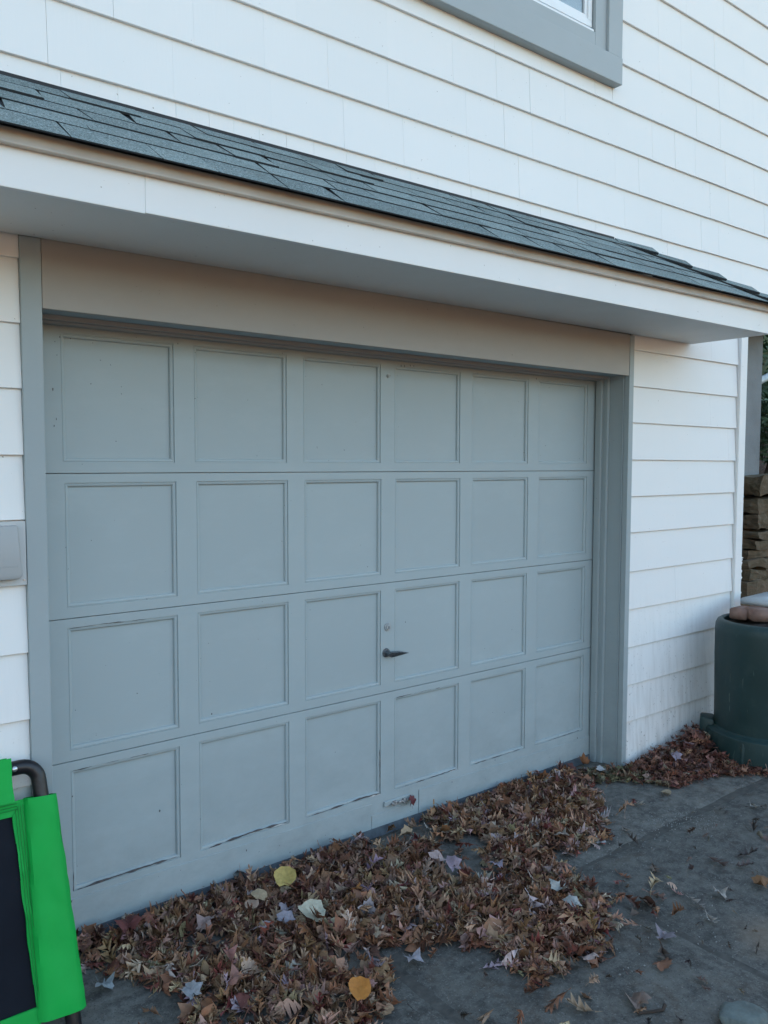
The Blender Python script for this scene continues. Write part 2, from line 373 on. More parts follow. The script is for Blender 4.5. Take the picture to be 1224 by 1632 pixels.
# ---------------------------------------------------------------- garage door
DX0, DX1, E0, PW, SW = .000, 3.171, .100, .4282, .0847
secs = [(-.1187, .5334, .0378, .5334-.0347), (.5334, 1.0675, .5334+.0409, 1.0675-.0347), (1.0675, 1.6002, 1.0675+.0409, 1.6002-.0347), (1.6002, 2.150, 1.6002+.0409, 2.1043)]
gd = MB(); gd.box(DX0, DX1, .034, .06, -.12, 2.15)
door = gd.build('garage_door', M['grey'], house)
def tri_strip_ring(mb, x0, x1, z0, z1, steps):
    """stepped moulding ring inside an opening: steps = [(inset, depth)...]"""
    for (a, ya), (b, yb) in zip(steps[:-1], steps[1:]):
        A = [(x0+a, ya, z0+a), (x1-a, ya, z0+a), (x1-a, ya, z1-a), (x0+a, ya, z1-a)]
        B = [(x0+b, yb, z0+b), (x1-b, yb, z0+b), (x1-b, yb, z1-b), (x0+b, yb, z1-b)]
        mb.add(A+B, [(i, (i+1) % 4, 4+(i+1) % 4, 4+i) for i in range(4)])
offs = [(.0, .0), (.0012, .0010), (-.0006, .0), (.0008, .0015)]
for k, (za, zb, pa, pb) in enumerate(secs):
    g = .0016; za2 = za+(g if k else 0); zb2 = zb-g; oy = offs[k][1]; ox = .004*(k in (0, 1, 2))
    mb = MB()
    xs = [(E0+i*(PW+SW)+ox, E0+i*(PW+SW)+PW+ox) for i in range(6)]
    mb.box(DX0, DX1, oy, .033, za2, pa); mb.box(DX0, DX1, oy, .033, pb, zb2)
    edges = [DX0]+[v for x in xs for v in x]+[DX1]
    for i in range(0, len(edges), 2): mb.box(edges[i], edges[i+1], oy, .033, pa, pb)
    for x0, x1 in xs:
        tri_strip_ring(mb, x0, x1, pa, pb, [(0, oy), (.0004, oy+.0050), (.0030, oy+.0045), (.0045, oy+.0030), (.0115, oy+.0048), (.0145, oy+.0085), (.0150, oy+.0160), (.0150, oy+.02)])
    mb.build('door_section', M['grey'], door)
    for x0, x1 in xs:
        p = MB(); t = .0144; n_ = 6
        yb = oy+.0146+random.uniform(-.0008, .0008)
        vs = []
        for j in range(n_+1):
            for i in range(n_+1):
                u, v = i/n_, j/n_; bow = -.0015*math.sin(math.pi*u)*math.sin(math.pi*v)*random.uniform(.6, 1.3)
                vs.append((x0+t+(x1-x0-2*t)*u, yb+bow, pa+t+(pb-pa-2*t)*v))
        p.add(vs, [(j*(n_+1)+i, j*(n_+1)+i+1, (j+1)*(n_+1)+i+1, (j+1)*(n_+1)+i) for j in range(n_) for i in range(n_)])
        p.build('door_panel', M['grey'], door, smooth=True)
# applied bottom board and rubber seal
b_ = MB(); b_.box(DX0+.001, 1.50, -.0045, -.0003, -.120, .0115, sh=-.0040); b_.box(1.80, DX1-.001, -.0045, -.0003, -.120, .014, sh=-.0075)
b_.box(1.503, 1.797, -.0035, -.0003, -.126, -.055)
b_.build('bottom_board', M['grey'], door, bevel=.001, seg=1)
r_ = MB(); n_ = 90
for i in range(n_):
    xa, xb = DX0+.01+(DX1-.02)*i/n_, DX0+.01+(DX1-.02)*(i+1)/n_
    f = lambda x: .006*noise.noise(Vector((x*5, 0, 0)))+.003*noise.noise(Vector((x*23, 3, 0)))
    ya, yb = -.018+f(xa), -.018+f(xb)
    r_.add([(xa, .02, -.1192), (xb, .02, -.1192), (xb, yb+.008, -.1195), (xa, ya+.008, -.1195), (xb, yb, -.160), (xa, ya, -.160)], [(0, 1, 2, 3), (3, 2, 4, 5)])
r_.build('weather_strip', M['rubber'], door)
# cracks opening along the lowest mouldings, ragged and irregular
def crack(pts, w, y=-.0012, mat='crack', name='paint_crack'):
    mb = MB(); n = len(pts)
    up_, dn_ = [], []
    P = []
    for i in range(n-1):
        k = max(2, int(math.hypot(pts[i+1][0]-pts[i][0], pts[i+1][1]-pts[i][1])/.006))
        for j in range(k): P.append((pts[i][0]+(pts[i+1][0]-pts[i][0])*j/k, pts[i][1]+(pts[i+1][1]-pts[i][1])*j/k))
    P.append(pts[-1]); vert = abs(pts[-1][0]-pts[0][0]) < abs(pts[-1][1]-pts[0][1])
    for i, (x, z) in enumerate(P):
        hw = w*max(.08, .5+1.1*noise.noise(Vector((x*24, z*24, w*900))))*min(1, i/3+.1, (len(P)-1-i)/3+.1)
        wob = .0016*noise.noise(Vector((x*60, z*60, 5)))
        if vert: a, b = (x-hw+wob, y, z), (x+hw+wob, y, z)
        else: a, b = (x, y, z-hw+wob), (x, y, z+hw+wob)
        up_.append(a); dn_.append(b)
    m_ = len(P)
    mb.add(up_+dn_, [(i, i+1, m_+i+1, m_+i) for i in range(m_-1)])
    return mb.build(name, M[mat], door)
px = lambda i: E0+i*(PW+SW)+.004
crack([(px(0)+.000, .034), (px(0)+.10, .044), (px(0)+.3, .046), (px(0)+.42, .045)], .0048, y=.0008)
crack([(px(0)+.003, .03), (px(0)+.004, .11)], .0022, y=.0008)
crack([(px(1)+.000, .032), (px(1)+.10, .043), (px(1)+.25, .050), (px(1)+.42, .046)], .0052, y=.0008)
crack([(px(2)-.004, .034), (px(2)+.15, .042), (px(2)+.33, .047), (px(2)+.43, .040)], .0040, y=.0008)
crack([(px(2)+PW-.003, .03), (px(2)+PW-.004, .26)], .0026, y=.0008)
crack([(px(3)+.002, .034), (px(3)+.18, .040), (px(3)+.42, .044)], .0026, y=.0008)
crack([(px(5)-.004, .034), (px(5)+.2, .040), (px(5)+.4, .043)], .0022, y=.0008)
crack([(px(4)+.02, .040), (px(4)+.40, .042)], .0018, y=.0008)
for i, (a, b, w_) in enumerate([(0, 2, .0030), (3, 3, .0024), (0, 1, .0016)]):
    k = secs[[0, 0, 1][i]]; crack([(px(a)+.006, k[3]-.003), (px(a)+.12, k[3]+.001), (px(a)+.3, k[3]-.001)], w_, y=.0008)
for x, z, w_ in ((1.0, .0435, .004), (.95, .046, .003), (2.0, .043, .0028), (1.52, .0405, .004), (1.46, .043, .0035)):
    crack([(x, z-.004), (x+.07, z-.002)], w_, y=.0003, mat='chip', name='bare_patch')
for x, z in ((.21, 1.93), (.30, 1.72), (.20, 1.35), (.55, 1.12), (1.23, 1.99), (1.72, .86), (.13, .72), (2.0, 1.2), (.68, .60), (.9, 1.67), (2.6, 1.63), (1.02, 1.3), (.14, 2.09), (.22, 2.08), (.45, .25), (1.3, .3)):
    mb = MB(); s_ = random.uniform(.0016, .004); a0 = random.random()*6
    mb.add([(x+s_*math.cos(a0+a*1.25)*random.uniform(.3, 1), -.0006 if False else .0118, z+1.7*s_*math.sin(a0+a*1.25)*random.uniform(.5, 1)) for a in range(5)], [(0, 1, 2, 3, 4)])
    mb.build('paint_chip', M['crack'], door)
for k in range(26):
    x, z = random.choice(((random.uniform(.06, .10), random.uniform(1.70, 2.1)), (px(0)-.005+random.uniform(0, .012), random.uniform(-.05, 2.1)), (random.uniform(.1, 3.0), random.uniform(2.105, 2.112)), (random.uniform(.05, 3.1), random.uniform(-.1, .03))))
    mb = MB(); s_ = random.uniform(.0014, .0038); a0 = random.random()*6
    mb.add([(x+s_*math.cos(a0+a*1.25)*random.uniform(.3, 1), -.0008 if z > .02 else -.0052, z+2.2*s_*math.sin(a0+a*1.25)*random.uniform(.5, 1)) for a in range(5)], [(0, 1, 2, 3, 4)])
    mb.build('paint_chip', M['crack'], door)
# lock, handle, eye, slide latch
def cyl(c, r, y0, y1, seg=28, mb=None, taper=1.0):
    mb = mb or MB(); x, z = c
    vs = [(x+r*(taper if k else 1)*math.cos(2*math.pi*i/seg), (y0, y1)[k], z+r*(taper if k else 1)*math.sin(2*math.pi*i/seg)) for k in (0, 1) for i in range(seg)]
    mb.add(vs, [(i, (i+1) % seg, seg+(i+1) % seg, seg+i) for i in range(seg)]+[tuple(range(seg)), tuple(range(seg, 2*seg))]); return mb
lk = cyl((1.599, .853), .021, 0, -.004, taper=.93); cyl((1.599, .852), .0125, -.004, -.009, mb=lk, taper=.9)
lk.build('lock_cylinder', M['metal_paint'], door, bevel=.0006, seg=1)
kh = MB(); kh.box(1.5975, 1.6010, -.0097, -.0092, .845, .858); kh.build('keyhole', M['dark'], door)
h = cyl((1.590, .728), .023, 0, -.006, taper=.86); h.tube([(1.592, -.004, .728), (1.594, -.030, .727)], [.012, .009], 12)
# bent blade-like T handle
h.add([(1.575, -.030, .722), (1.590, -.044, .737), (1.640, -.050, .734), (1.695, -.046, .722), (1.700, -.040, .719), (1.640, -.036, .712), (1.600, -.030, .708),
       (1.580, -.022, .718), (1.592, -.030, .739), (1.640, -.036, .737), (1.690, -.038, .724), (1.640, -.028, .716), (1.600, -.022, .712)],
      [(0, 1, 2, 6), (2, 3, 5, 6), (3, 4, 5), (7, 12, 9, 8), (12, 11, 10, 9), (0, 6, 12, 7), (6, 5, 11, 12), (5, 4, 10, 11), (1, 8, 9, 2), (2, 9, 10, 3), (3, 10, 4), (0, 7, 8, 1)])
h.build('turn_handle', M['metal_dark'], door, bevel=.0008, seg=1)
eb = cyl((1.599, 2.053), .010, 0, -.004); eb.tube([(1.599+.006*math.cos(a), -.007, 2.053+.006*math.sin(a)) for a in [k*math.pi/5 for k in range(10)]], .0018, 6)
eb.build('ring_bolt', M['metal_paint'], door)
sl_ = MB(); sl_.box(1.575, 1.740, -.010, -.0005, -.030, -.004, sh=0); sl_.build('latch_plate', M['grey'], door, bevel=.004)
sl_ = MB(); sl_.tube([(1.612, -.017, -.020), (1.755, -.017, -.026)], .0062, 10); sl_.box(1.625, 1.645, -.023, -.010, -.032, -.010); sl_.box(1.685, 1.705, -.023, -.010, -.035, -.012)
sl_.box(1.735, 1.757, -.022, -.010, -.036, -.014); sl_.build('slide_bolt', M['metal_worn'], door, bevel=.0015, seg=1)

# ---------------------------------------------------------------- little roof over the door
EY, EZ, TY, TZ = -.746, 2.511, -.222, 2.850
sl_len = math.hypot(TY-EY, TZ-EZ); ud = ((TY-EY)/sl_len, (TZ-EZ)/sl_len); nd = (-ud[1], ud[0])
HX0, HX1 = 3.85, 3.02          # hip at the eave and at the wall
rx0 = -1.5
hipx = lambda t: HX0+(HX1-HX0)*max(0, min(1, t/sl_len))
dk = MB(); A = lambda x, t, h=0: (x, EY+ud[0]*t+nd[0]*h, EZ+ud[1]*t+nd[1]*h+SH*x)
dk.add([A(rx0, 0), A(HX0, 0), A(HX1, sl_len), A(rx0, sl_len), A(rx0, 0, -.005), A(HX0, 0, -.005), A(HX1, sl_len, -.005), A(rx0, sl_len, -.005)],
       [(0,1,2,3), (7,6,5,4), (0,4,5,1), (1,5,6,2), (2,6,7,3), (3,7,4,0)])
dk.add([A(HX0, .001, -.001), (HX0, TY, EZ+SH*HX0), A(HX1, sl_len-.001, -.001)], [(0, 1, 2)])     # hipped end
canopy = dk.build('canopy_roof', M['roof_edge'], house)
def roof_shingle(x0, x1, t0, t1, th, lift, sk0, sk1, mat_i=0):
    mb = MB()
    # body with granules on top, bitumen edges
    x0b, x1b = x0+sk0, x1+sk1
    hx0 = hipx(t0)-.004; hx1 = hipx(t1)-.004
    x1, x1b = min(x1, hx0), min(x1b, hx1)
    if x1-x0 < .02 or x1b <= x0b: 
        if x1-x0 < .02: return
        x1b = x0b+.004
    b = lift; vs = [A(x0, t0, b+th), A(x1, t0, b+th), A(x1b, t1, .004+th*.4), A(x0b, t1, .004+th*.4), A(x0, t0, b), A(x1, t0, b), A(x1b, t1, .002), A(x0b, t1, .002)]
    mb.add(vs, [(0, 1, 2, 3)], 0); mb.add(vs, [(0, 4, 5, 1), (1, 5, 6, 2), (2, 6, 7, 3), (3, 7, 4, 0), (4, 7, 6, 5)], 1)
    return mb.build('roof_shingle', [M['roof'], M['roof_edge']], canopy)
ncs = 5; ex = (sl_len+.010)/ncs
for cidx in range(ncs):
    t0 = -.018 if cidx == 0 else cidx*ex-.004
    t1 = min((cidx+1)*ex+.022, sl_len-.002)
    x = -.75+random.uniform(0, .2)
    while x < hipx(t0):
        wd = random.uniform(.17, .30); thick = random.choice((.0035, .0045, .0045, .0075))
        last = x+wd > hipx(t0)-.03
        roof_shingle(x, x+wd-.0035 if not last else hipx(t0), t0+random.uniform(-.002, .002)+(.0 if thick < .006 else -.003), t1, thick if cidx else .0045, (.004+random.uniform(0, .003)) if cidx else .0012, random.uniform(-.022, .022), random.uniform(-.022, .022))
        x += wd
rs = MB()
for cidx in range(ncs):
    t0 = cidx*ex-.006; t1 = min((cidx+1)*ex+.02, sl_len-.002)
    vs = [A(rx0, t0, .010), A(-.8, t0, .010), A(-.8, t1, .003), A(rx0, t1, .003), A(rx0, t0, .003), A(-.8, t0, .003)]
    rs.add(vs, [(0, 1, 2, 3), (0, 4, 5, 1)])
tag(rs.build('roof_course', M['roof'], canopy), kind='stuff')
# hip caps, overlapping up the hip
hv = Vector(A(HX1, sl_len))-Vector(A(HX0, 0)); hl = hv.length; hd = hv.normalized()
pn = Vector((0, nd[0], nd[1])).normalized()
en = ((Vector((HX0, TY, EZ))-Vector((HX0, EY, EZ))).cross(Vector(A(HX1, sl_len))-Vector((HX0, EY, EZ)))).normalized()
if en.z < 0: en = -en
ncap = 5
for k in range(ncap):
    s0 = k*(hl/ncap)-.02; s1 = min(s0+hl/ncap+.07, hl+.002)
    b0 = Vector(A(HX0, 0))+hd*s0; b1 = Vector(A(HX0, 0))+hd*s1
    dl = pn.cross(hd); dl = dl if dl.x < 0 else -dl
    dr = en.cross(hd); dr = dr if dr.x > 0 else -dr
    wl, wr = .095, .12; h0, h1, th = .030+random.uniform(0, .005), .010, .012
    def ring(b, h):
        crest = b+Vector((0, 0, h*1.25)); l = b+dl*wl+pn*h; r2 = b+dr*wr+en*h
        out = [l, crest, r2, r2-en*th, crest-Vector((0, 0, th*1.2)), l-pn*th]
        for q_ in out: q_.y = min(q_.y, WY-.001)
        return out
    vs = ring(b0, h0)+ring(b1, h1); mb = MB()
    mb.add(vs, [(0, 1, 7, 6), (1, 2, 8, 7)], 0)
    mb.add(vs, [(2, 3, 9, 8), (3, 4, 10, 9), (4, 5, 11, 10), (5, 0, 6, 11), (0, 5, 4, 1), (1, 4, 3, 2), (6, 7, 10, 11), (7, 8, 9, 10)], 1)
    mb.build('hip_cap_shingle', [M['roof'], M['roof_edge']], canopy)
fl = MB(); fl.prof([(WY-.002, TZ-.01), (WY-.014, TZ-.006), (WY-.014, TZ+.013), (WY-.002, TZ+.017)], rx0, HX1-.02, SH)
fo = fl.build('wall_flashing', M['flash'], canopy)
# drip edge: a rounded metal moulding under the shingles, in two lengths
prof = [(-.7130, 2.511), (-.7205, 2.511), (-.7210, 2.500), (-.7225, 2.490), (-.7250, 2.482), (-.7290, 2.475), (-.7325, 2.471), (-.7335, 2.468), (-.7315, 2.4655), (-.727, 2.465), (-.7130, 2.465)]
for xa, xb in ((rx0, 1.668), (1.672, HX0+.006)):
    mb = MB(); mb.prof(prof, xa, xb, SH); mb.build('drip_edge', M['drip'], canopy, smooth=True)
mb = MB(); mb.prof([(y-.0015, z-.001 if z < 2.49 else z) for y, z in prof], 1.662, 1.682, SH); mb.build('drip_joint', M['drip'], canopy, smooth=True)
mb = MB(); mb.box(HX0-.03, HX0+.004, -.70, -.225, 2.452, 2.495, sh=SH); mb.build('end_drip_edge', M['drip'], canopy)
mb = MB(); mb.box(rx0, .14, -.7113, -.692, 2.3585, 2.503, sh=SH*.6); mb.box(.1405, 3.815, -.7110, -.692, 2.361, 2.503, sh=SH*.6); mb.build('fascia_board', M['white'], canopy, bevel=.0015, seg=1)
mb = MB(); mb.box(3.794, 3.8148, -.6915, -.226, 2.361, 2.503, sh=SH*.6); mb.build('end_fascia', M['white'], canopy)
mb = MB(); mb.box(rx0, 3.7935, -.6915, -.2265, 2.367, 2.383, sh=SH*.4); mb.build('soffit_board', M['soffit'], canopy)
mb = MB(); mb.box(rx0, rx0+.02, -.68, -.226, 2.386, 2.49); mb.build('end_board', M['white'], canopy)

# ---------------------------------------------------------------- upper window
wz1 = WZ0+1.45; f = MB()
def board(name, x0, x1, z0, z1, y0, y1, mat, par, bev=.002):
    mb = MB(); mb.box(x0, x1, y0, y1, z0, z1, sh=SH if x1-x0 > .3 else 0); return mb.build(name, mat, par, bevel=bev, seg=1)
s0 = SH*WX1
f.box(WX0+.12, WX1-.12, -.1955, -.185, WZ0+.13+s0, wz1)
win = f.build('window', M['window_grey'], house)
board('trim_board', WX0, WX1, WZ0, WZ0+.140, -.262, -.196, M['window_grey'], win)
board('trim_board', WX1-.118, WX1, WZ0+.1405+s0, wz1, -.258, -.196, M['window_grey'], win)
board('trim_board', WX0, WX0+.118, WZ0+.1405+s0, wz1, -.258, -.196, M['window_grey'], win)
board('trim_board', WX0, WX1, wz1+.001, wz1+.14, -.262, -.196, M['window_grey'], win)
board('inner_trim', WX1-.2100, WX1-.119, WZ0+.1405+s0, wz1, -.2405, -.196, M['window_grey'], win, .001)
board('inner_trim', WX0+.119, WX0+.21, WZ0+.1405+s0, wz1, -.240, -.196, M['window_grey'], win, .001)
# white sash with its sloping sill, glass and curtain behind
sx0, sx1, sz0 = WX0+.215, WX1-.218, WZ0+.222
board('inner_trim', WX0+.2105, WX1-.2105, WZ0+.1405, WZ0+.2215, -.240, -.196, M['window_grey'], win, .001)
sb_ = MB()
sb_.prof([(-.236, sz0), (-.236, sz0+.012), (-.200, sz0+.028), (-.1965, sz0+.028), (-.1965, sz0)], sx0, sx1, SH)
sb_.box(sx0, sx1, -.222, -.1965, sz0+.029, sz0+.062, sh=SH)
sb_.box(sx1-.030, sx1, -.222, -.1965, sz0+.062+SH*sx1, wz1); sb_.box(sx0, sx0+.030, -.222, -.1965, sz0+.062+SH*sx1, wz1)
sb_.box(sx0+.03, sx1-.03, -.214, -.1965, sz0+.0625, sz0+.085, sh=SH); sb_.box(sx1-.052, sx1-.0305, -.214, -.1965, sz0+.085+SH*sx1, wz1)
sb_.build('sash', M['vinyl'], win, bevel=.001, seg=1)
gl = MB(); gl.box(sx0+.04, sx1-.05, -.2045, -.2005, sz0+.07, wz1, sh=SH); gl.build('window_pane', M['glass'], win)
cu = MB(); vs = []; nn = 80
for i in range(nn+1):
    x = sx0+.03+(sx1-sx0-.09)*i/nn; y = -.1985+.001*math.sin(i*1.1)
    vs += [(x, y, sz0+.09+SH*x), (x, y+.0008*math.sin(i*.7), wz1)]
cu.add(vs, [(2*i, 2*i+2, 2*i+3, 2*i+1) for i in range(nn)]); cu.build('curtain', M['curtain'], win, smooth=True)

# ---------------------------------------------------------------- stucco pier on the side of the house
mb = MB(); mb.box(4.436, 5.515, .20, 1.2, -.3, 6.8)
o = mb.build('stucco_pier', M['stucco'], house)

# ---------------------------------------------------------------- fixture on the wall at the left
wbx = thing('wall_box', 'grey plastic utility box mounted on the white siding left of the door', 'wall box', (-.2, -.217, 1.34))
mb = MB(); mb.box(-.34, -.0815-.005, -.2235, -.2175, 1.238, 1.448); o = mb.build('mounting_plate', M['plastic_plate'], None, bevel=.0015)
def adopt(o, p): o.parent = p; o.matrix_parent_inverse = Matrix.Translation(-Vector(p.location))
adopt(o, wbx)
mb = MB(); n_ = 8; rr = .016; X0, X1, Z0, Z1 = -.33, -.105, 1.262, 1.436
pts = []
for cx, cz, a0 in ((X1-rr, Z0+rr, -90), (X1-rr, Z1-rr*.4, 0), (X0+rr, Z1-rr*.4, 90), (X0+rr, Z0+rr, 180)):
    q_ = rr if cz < 1.35 else rr*.4
    for k in range(n_+1): a = R(a0+90*k/n_); pts.append((cx+q_*math.cos(a), cz+q_*math.sin(a)))
n2 = len(pts); rings = [(-.2238, 0), (-.246, 0), (-.2495, .0012), (-.2515, .004)]
vs = []
for y, ins in rings:
    for x, z in pts:
        cx, cz = (X0+X1)/2, (Z0+Z1)/2; vs.append((x-math.copysign(ins, x-cx), y, z-math.copysign(ins, z-cz)))
mb.add(vs, [(r*n2+i, r*n2+(i+1) % n2, (r+1)*n2+(i+1) % n2, (r+1)*n2+i) for r in range(len(rings)-1) for i in range(n2)]+[tuple((len(rings)-1)*n2+i for i in range(n2))])
adopt(mb.build('box_cover', M['plastic_box'], None, smooth=True), wbx)
mb = MB(); x = -.172
while x < -.122: mb.box(x, x+.005, -.2521, -.2514, 1.301, 1.3075); x += .0068
adopt(mb.build('raised_lettering', M['plastic_box'], None), wbx)

mb = MB(); mb.tube([(-.094, -.2235, 1.255), (-.094, -.2262, 1.255)], [.0038, .003], 12); adopt(mb.build('screw', M['bolt'], None), wbx)
# ---------------------------------------------------------------- green-edged folding frame leaning at the left
P0 = Vector((0, -.265, .655)); P1 = Vector((0, -.50, -.15)); WV = (P1-P0).normalized(); NV = Vector((1, 0, 0)).cross(WV).normalized()
if NV.y > 0: NV = -NV
L = lambda x, w_, h=0: P0+Vector((x, 0, 0))+WV*w_+NV*h
rk = thing('folding_frame', 'bright green fabric frame with black mesh leaning on the wall left of the door', 'folding frame', (-.38, -.40, -.15))
path = []; rc = .052; XI, XO = -.70, -.079
path.append(L(XO+.034, .836)); path.append(L(XO+.02, .5)); path.append(L(XO+.003, .12))
for k in range(9): a = R(90*k/8); path.append(L(XO-rc+rc*math.cos(a), .005+rc-rc*math.sin(a)))
for k in range(9): a = R(90+90*k/8); path.append(L(XI+rc+rc*math.cos(a), .005+rc-rc*math.sin(a)))
path.append(L(XI-.02, .836))
mb = MB(); mb.tube(path, .0235, 18); adopt(mb.build('frame_tube', M['tube'], None, smooth=True), rk)
def sleeve(quad, name, mat, thick=.05, seed=0, rows_=26, cols=10, puff=.018, flat=.0):
    """puffed fabric sleeve around the tube; quad = TL, TR, BR, BL in (x, w)"""
    mb = MB(); TL, TR, BR, BL = quad
    for side in (1, -1):
        vs = []
        for j in range(rows_+1):
            v = j/rows_
            for i in range(cols+1):
                u = i/cols
                x = (TL[0]*(1-u)+TR[0]*u)*(1-v)+(BL[0]*(1-u)+BR[0]*u)*v; w_ = (TL[1]*(1-u)+TR[1]*u)*(1-v)+(BL[1]*(1-u)+BR[1]*u)*v
                h_ = side*(thick/2)*(max(0, 1-abs(2*u-1.0)**2.6))**.5 if not flat else side*flat
                nz = noise.noise(Vector((x*18, w_*9, seed+side)))*.007+noise.noise(Vector((x*40+w_*30, w_*30-x*20, seed)))*.0035
                ed = .003*noise.noise(Vector((w_*14, seed, 3))) if i in (0, cols) else 0
                vs.append(L(x+ed, w_, h_+nz*(1 if side > 0 else .3)))
        mb.add(vs, [(j*(cols+1)+i, j*(cols+1)+i+1, (j+1)*(cols+1)+i+1, (j+1)*(cols+1)+i) for j in range(rows_) for i in range(cols)])
    o = mb.build(name, mat, None, smooth=True); adopt(o, rk); return o
sleeve(((-.133, .104), (-.030, .112), (-.003, .778), (-.150, .770)), 'side_sleeve', M['green'], .062, 1)
sleeve(((-.745, .104), (-.640, .104), (-.630, .770), (-.770, .778)), 'side_sleeve', M['green'], .062, 2)
sleeve(((-.62, -.030), (-.163, -.030), (-.165, .106), (-.62, .106)), 'top_sleeve', M['green'], .062, 3, rows_=14, cols=14, flat=.030)
sleeve(((-.66, .104), (-.128, .106), (-.166, .152), (-.64, .152)), 'top_border', M['green'], .004, 4, rows_=6, cols=30, flat=.003)
sleeve(((-.168, .150), (-.132, .106), (-.148, .772), (-.150, .728)), 'inner_border', M['green'], .004, 6, rows_=30, cols=4, flat=.004)
sleeve(((-.66, .726), (-.146, .727), (-.140, .785), (-.66, .785)), 'bottom_border', M['green'], .004, 5, rows_=6, cols=30, flat=.004)
mb = MB(); vs = []; a_, b_n = 30, 36
for j in range(b_n+1):
    for i in range(a_+1):
        u, v = i/a_, j/b_n; xr = -.163+.015*v; x = -.64+(xr+.64)*u; w_ = .148+(.730-.148)*v
        vs.append(L(x, w_, -.006-.012*math.sin(math.pi*u)*math.sin(math.pi*v)+.008*noise.noise(Vector((x*7, w_*5, 2)))))
mb.add(vs, [(j*(a_+1)+i, j*(a_+1)+i+1, (j+1)*(a_+1)+i+1, (j+1)*(a_+1)+i) for j in range(b_n) for i in range(a_)]); adopt(mb.build('mesh_panel', M['mesh'], None, smooth=True), rk)
st = MB()
for k in range(4):
    o_ = k*.0085
    st.tube([L(-.160+o_*.9+.013*v+.0012*noise.noise(Vector((v*9, k, 0))), .128-.3*o_+(.60+.6*o_)*v, .0085+.0012*k) for v in [q/22 for q in range(23)]], .0009, 5)
for k in range(3): st.tube([L(-.62+(.468)*v, .114+.009*k, .0075) for v in [q/14 for q in range(15)]], .0009, 5)
adopt(st.build('stitching', M['seam'], None), rk)
bo = MB(); c_ = L(-.154, .006, .026); bo.tube([c_-NV*.01, c_, c_+NV*.004, c_+NV*.007], [.009, .009, .0075, .003], 14); adopt(bo.build('bolt', M['bolt'], None, smooth=True), rk)

# ---------------------------------------------------------------- ground
GZ = -.150
mb = MB(); mb.add([(-80, -14, GZ-.012), (80, -14, GZ-.012), (80, 60, GZ-.012), (-80, 60, GZ-.012)], [(0, 1, 2, 3)])
tag(mb.build('ground', M['dirt']), kind='structure')
mb = MB(); mb.add([(-80, -90, GZ-.012), (80, -90, GZ-.012), (80, -14.01, GZ-.012), (-80, -14.01, GZ-.012)], [(0, 1, 2, 3)])
tag(mb.build('bounce_lawn', M['bounce_lawn']), kind='structure')  # unseen far ground, added and tinted tan to bounce warm light
pav = MB(); pav.box(-8, 4.9, -13.9, -.02, GZ-.20, GZ-.009)
pave = tag(pav.build('driveway', M['dirt']), kind='structure')
def slab(x0, x1, y0, y1, mat, tilt=(0, 0), res=.045, g=.0):
    nx, ny = max(3, int((x1-x0)/res)), max(3, int((y1-y0)/res)); mb = MB(); vs = []
    for j in range(ny+1):
        for i in range(nx+1):
            x, y = x0+(x1-x0)*i/nx, y0+(y1-y0)*j/ny
            e = min(x-x0, x1-x, y-y0, y1-y)
            wob = .010*noise.noise(Vector((x*7, y*7, 0)))+.006*noise.noise(Vector((x*22, y*22, 1)))
            z = GZ+.004*noise.noise(Vector((x*1.7, y*1.7, 3)))+.0015*noise.noise(Vector((x*9, y*9, 3)))+tilt[0]*(x-x0)+tilt[1]*(y-y0)
            if e < .001:
                z -= .012; x += wob+math.copysign(g, (x0+x1)/2-x)*(abs(x-x0) < .001 or abs(x-x1) < .001); y += wob+math.copysign(g, (y0+y1)/2-y)*(abs(y-y0) < .001 or abs(y-y1) < .001)
            elif e < res*1.2: z -= .003+.004*max(0, noise.noise(Vector((x*12, y*12, 9))))
            vs.append((x, y, z))
    mb.add(vs, [(j*(nx+1)+i, j*(nx+1)+i+1, (j+1)*(nx+1)+i+1, (j+1)*(nx+1)+i) for j in range(ny) for i in range(nx)])
    return mb.build('concrete_slab', mat, pave, smooth=True)
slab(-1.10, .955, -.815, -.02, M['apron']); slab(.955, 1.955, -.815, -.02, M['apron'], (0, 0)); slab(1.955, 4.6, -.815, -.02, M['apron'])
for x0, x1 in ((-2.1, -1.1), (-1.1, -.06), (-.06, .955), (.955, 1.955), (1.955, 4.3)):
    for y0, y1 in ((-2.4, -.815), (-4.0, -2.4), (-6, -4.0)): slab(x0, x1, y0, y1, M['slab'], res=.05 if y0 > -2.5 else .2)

# unseen autumn trees added behind the camera to bounce warm light at the header
wd_ = MB(); nx, ny = 90, 16; vs = []
for j in range(ny+1):
    for i in range(nx+1):
        a = R(200+140*i/nx); rad = 34+3*noise.noise(Vector((i*.35, j*.6, 0)))+1.5*noise.noise(Vector((i*1.1, j*1.3, 4))); h_ = (6+1.5*noise.noise(Vector((i*.25, 0, 2))))*j/ny
        rad += 5*(j/ny)**2
        vs.append((rad*math.cos(a)*1.3, rad*math.sin(a), GZ+h_))
wd_.add(vs, [(j*(nx+1)+i, j*(nx+1)+i+1, (j+1)*(nx+1)+i+1, (j+1)*(nx+1)+i) for j in range(ny) for i in range(nx)])
tag(wd_.build('bounce_trees', M['bounce_trees'], smooth=True), 'unseen autumn trees added to bounce warm light', 'bounce_trees', kind='stuff')

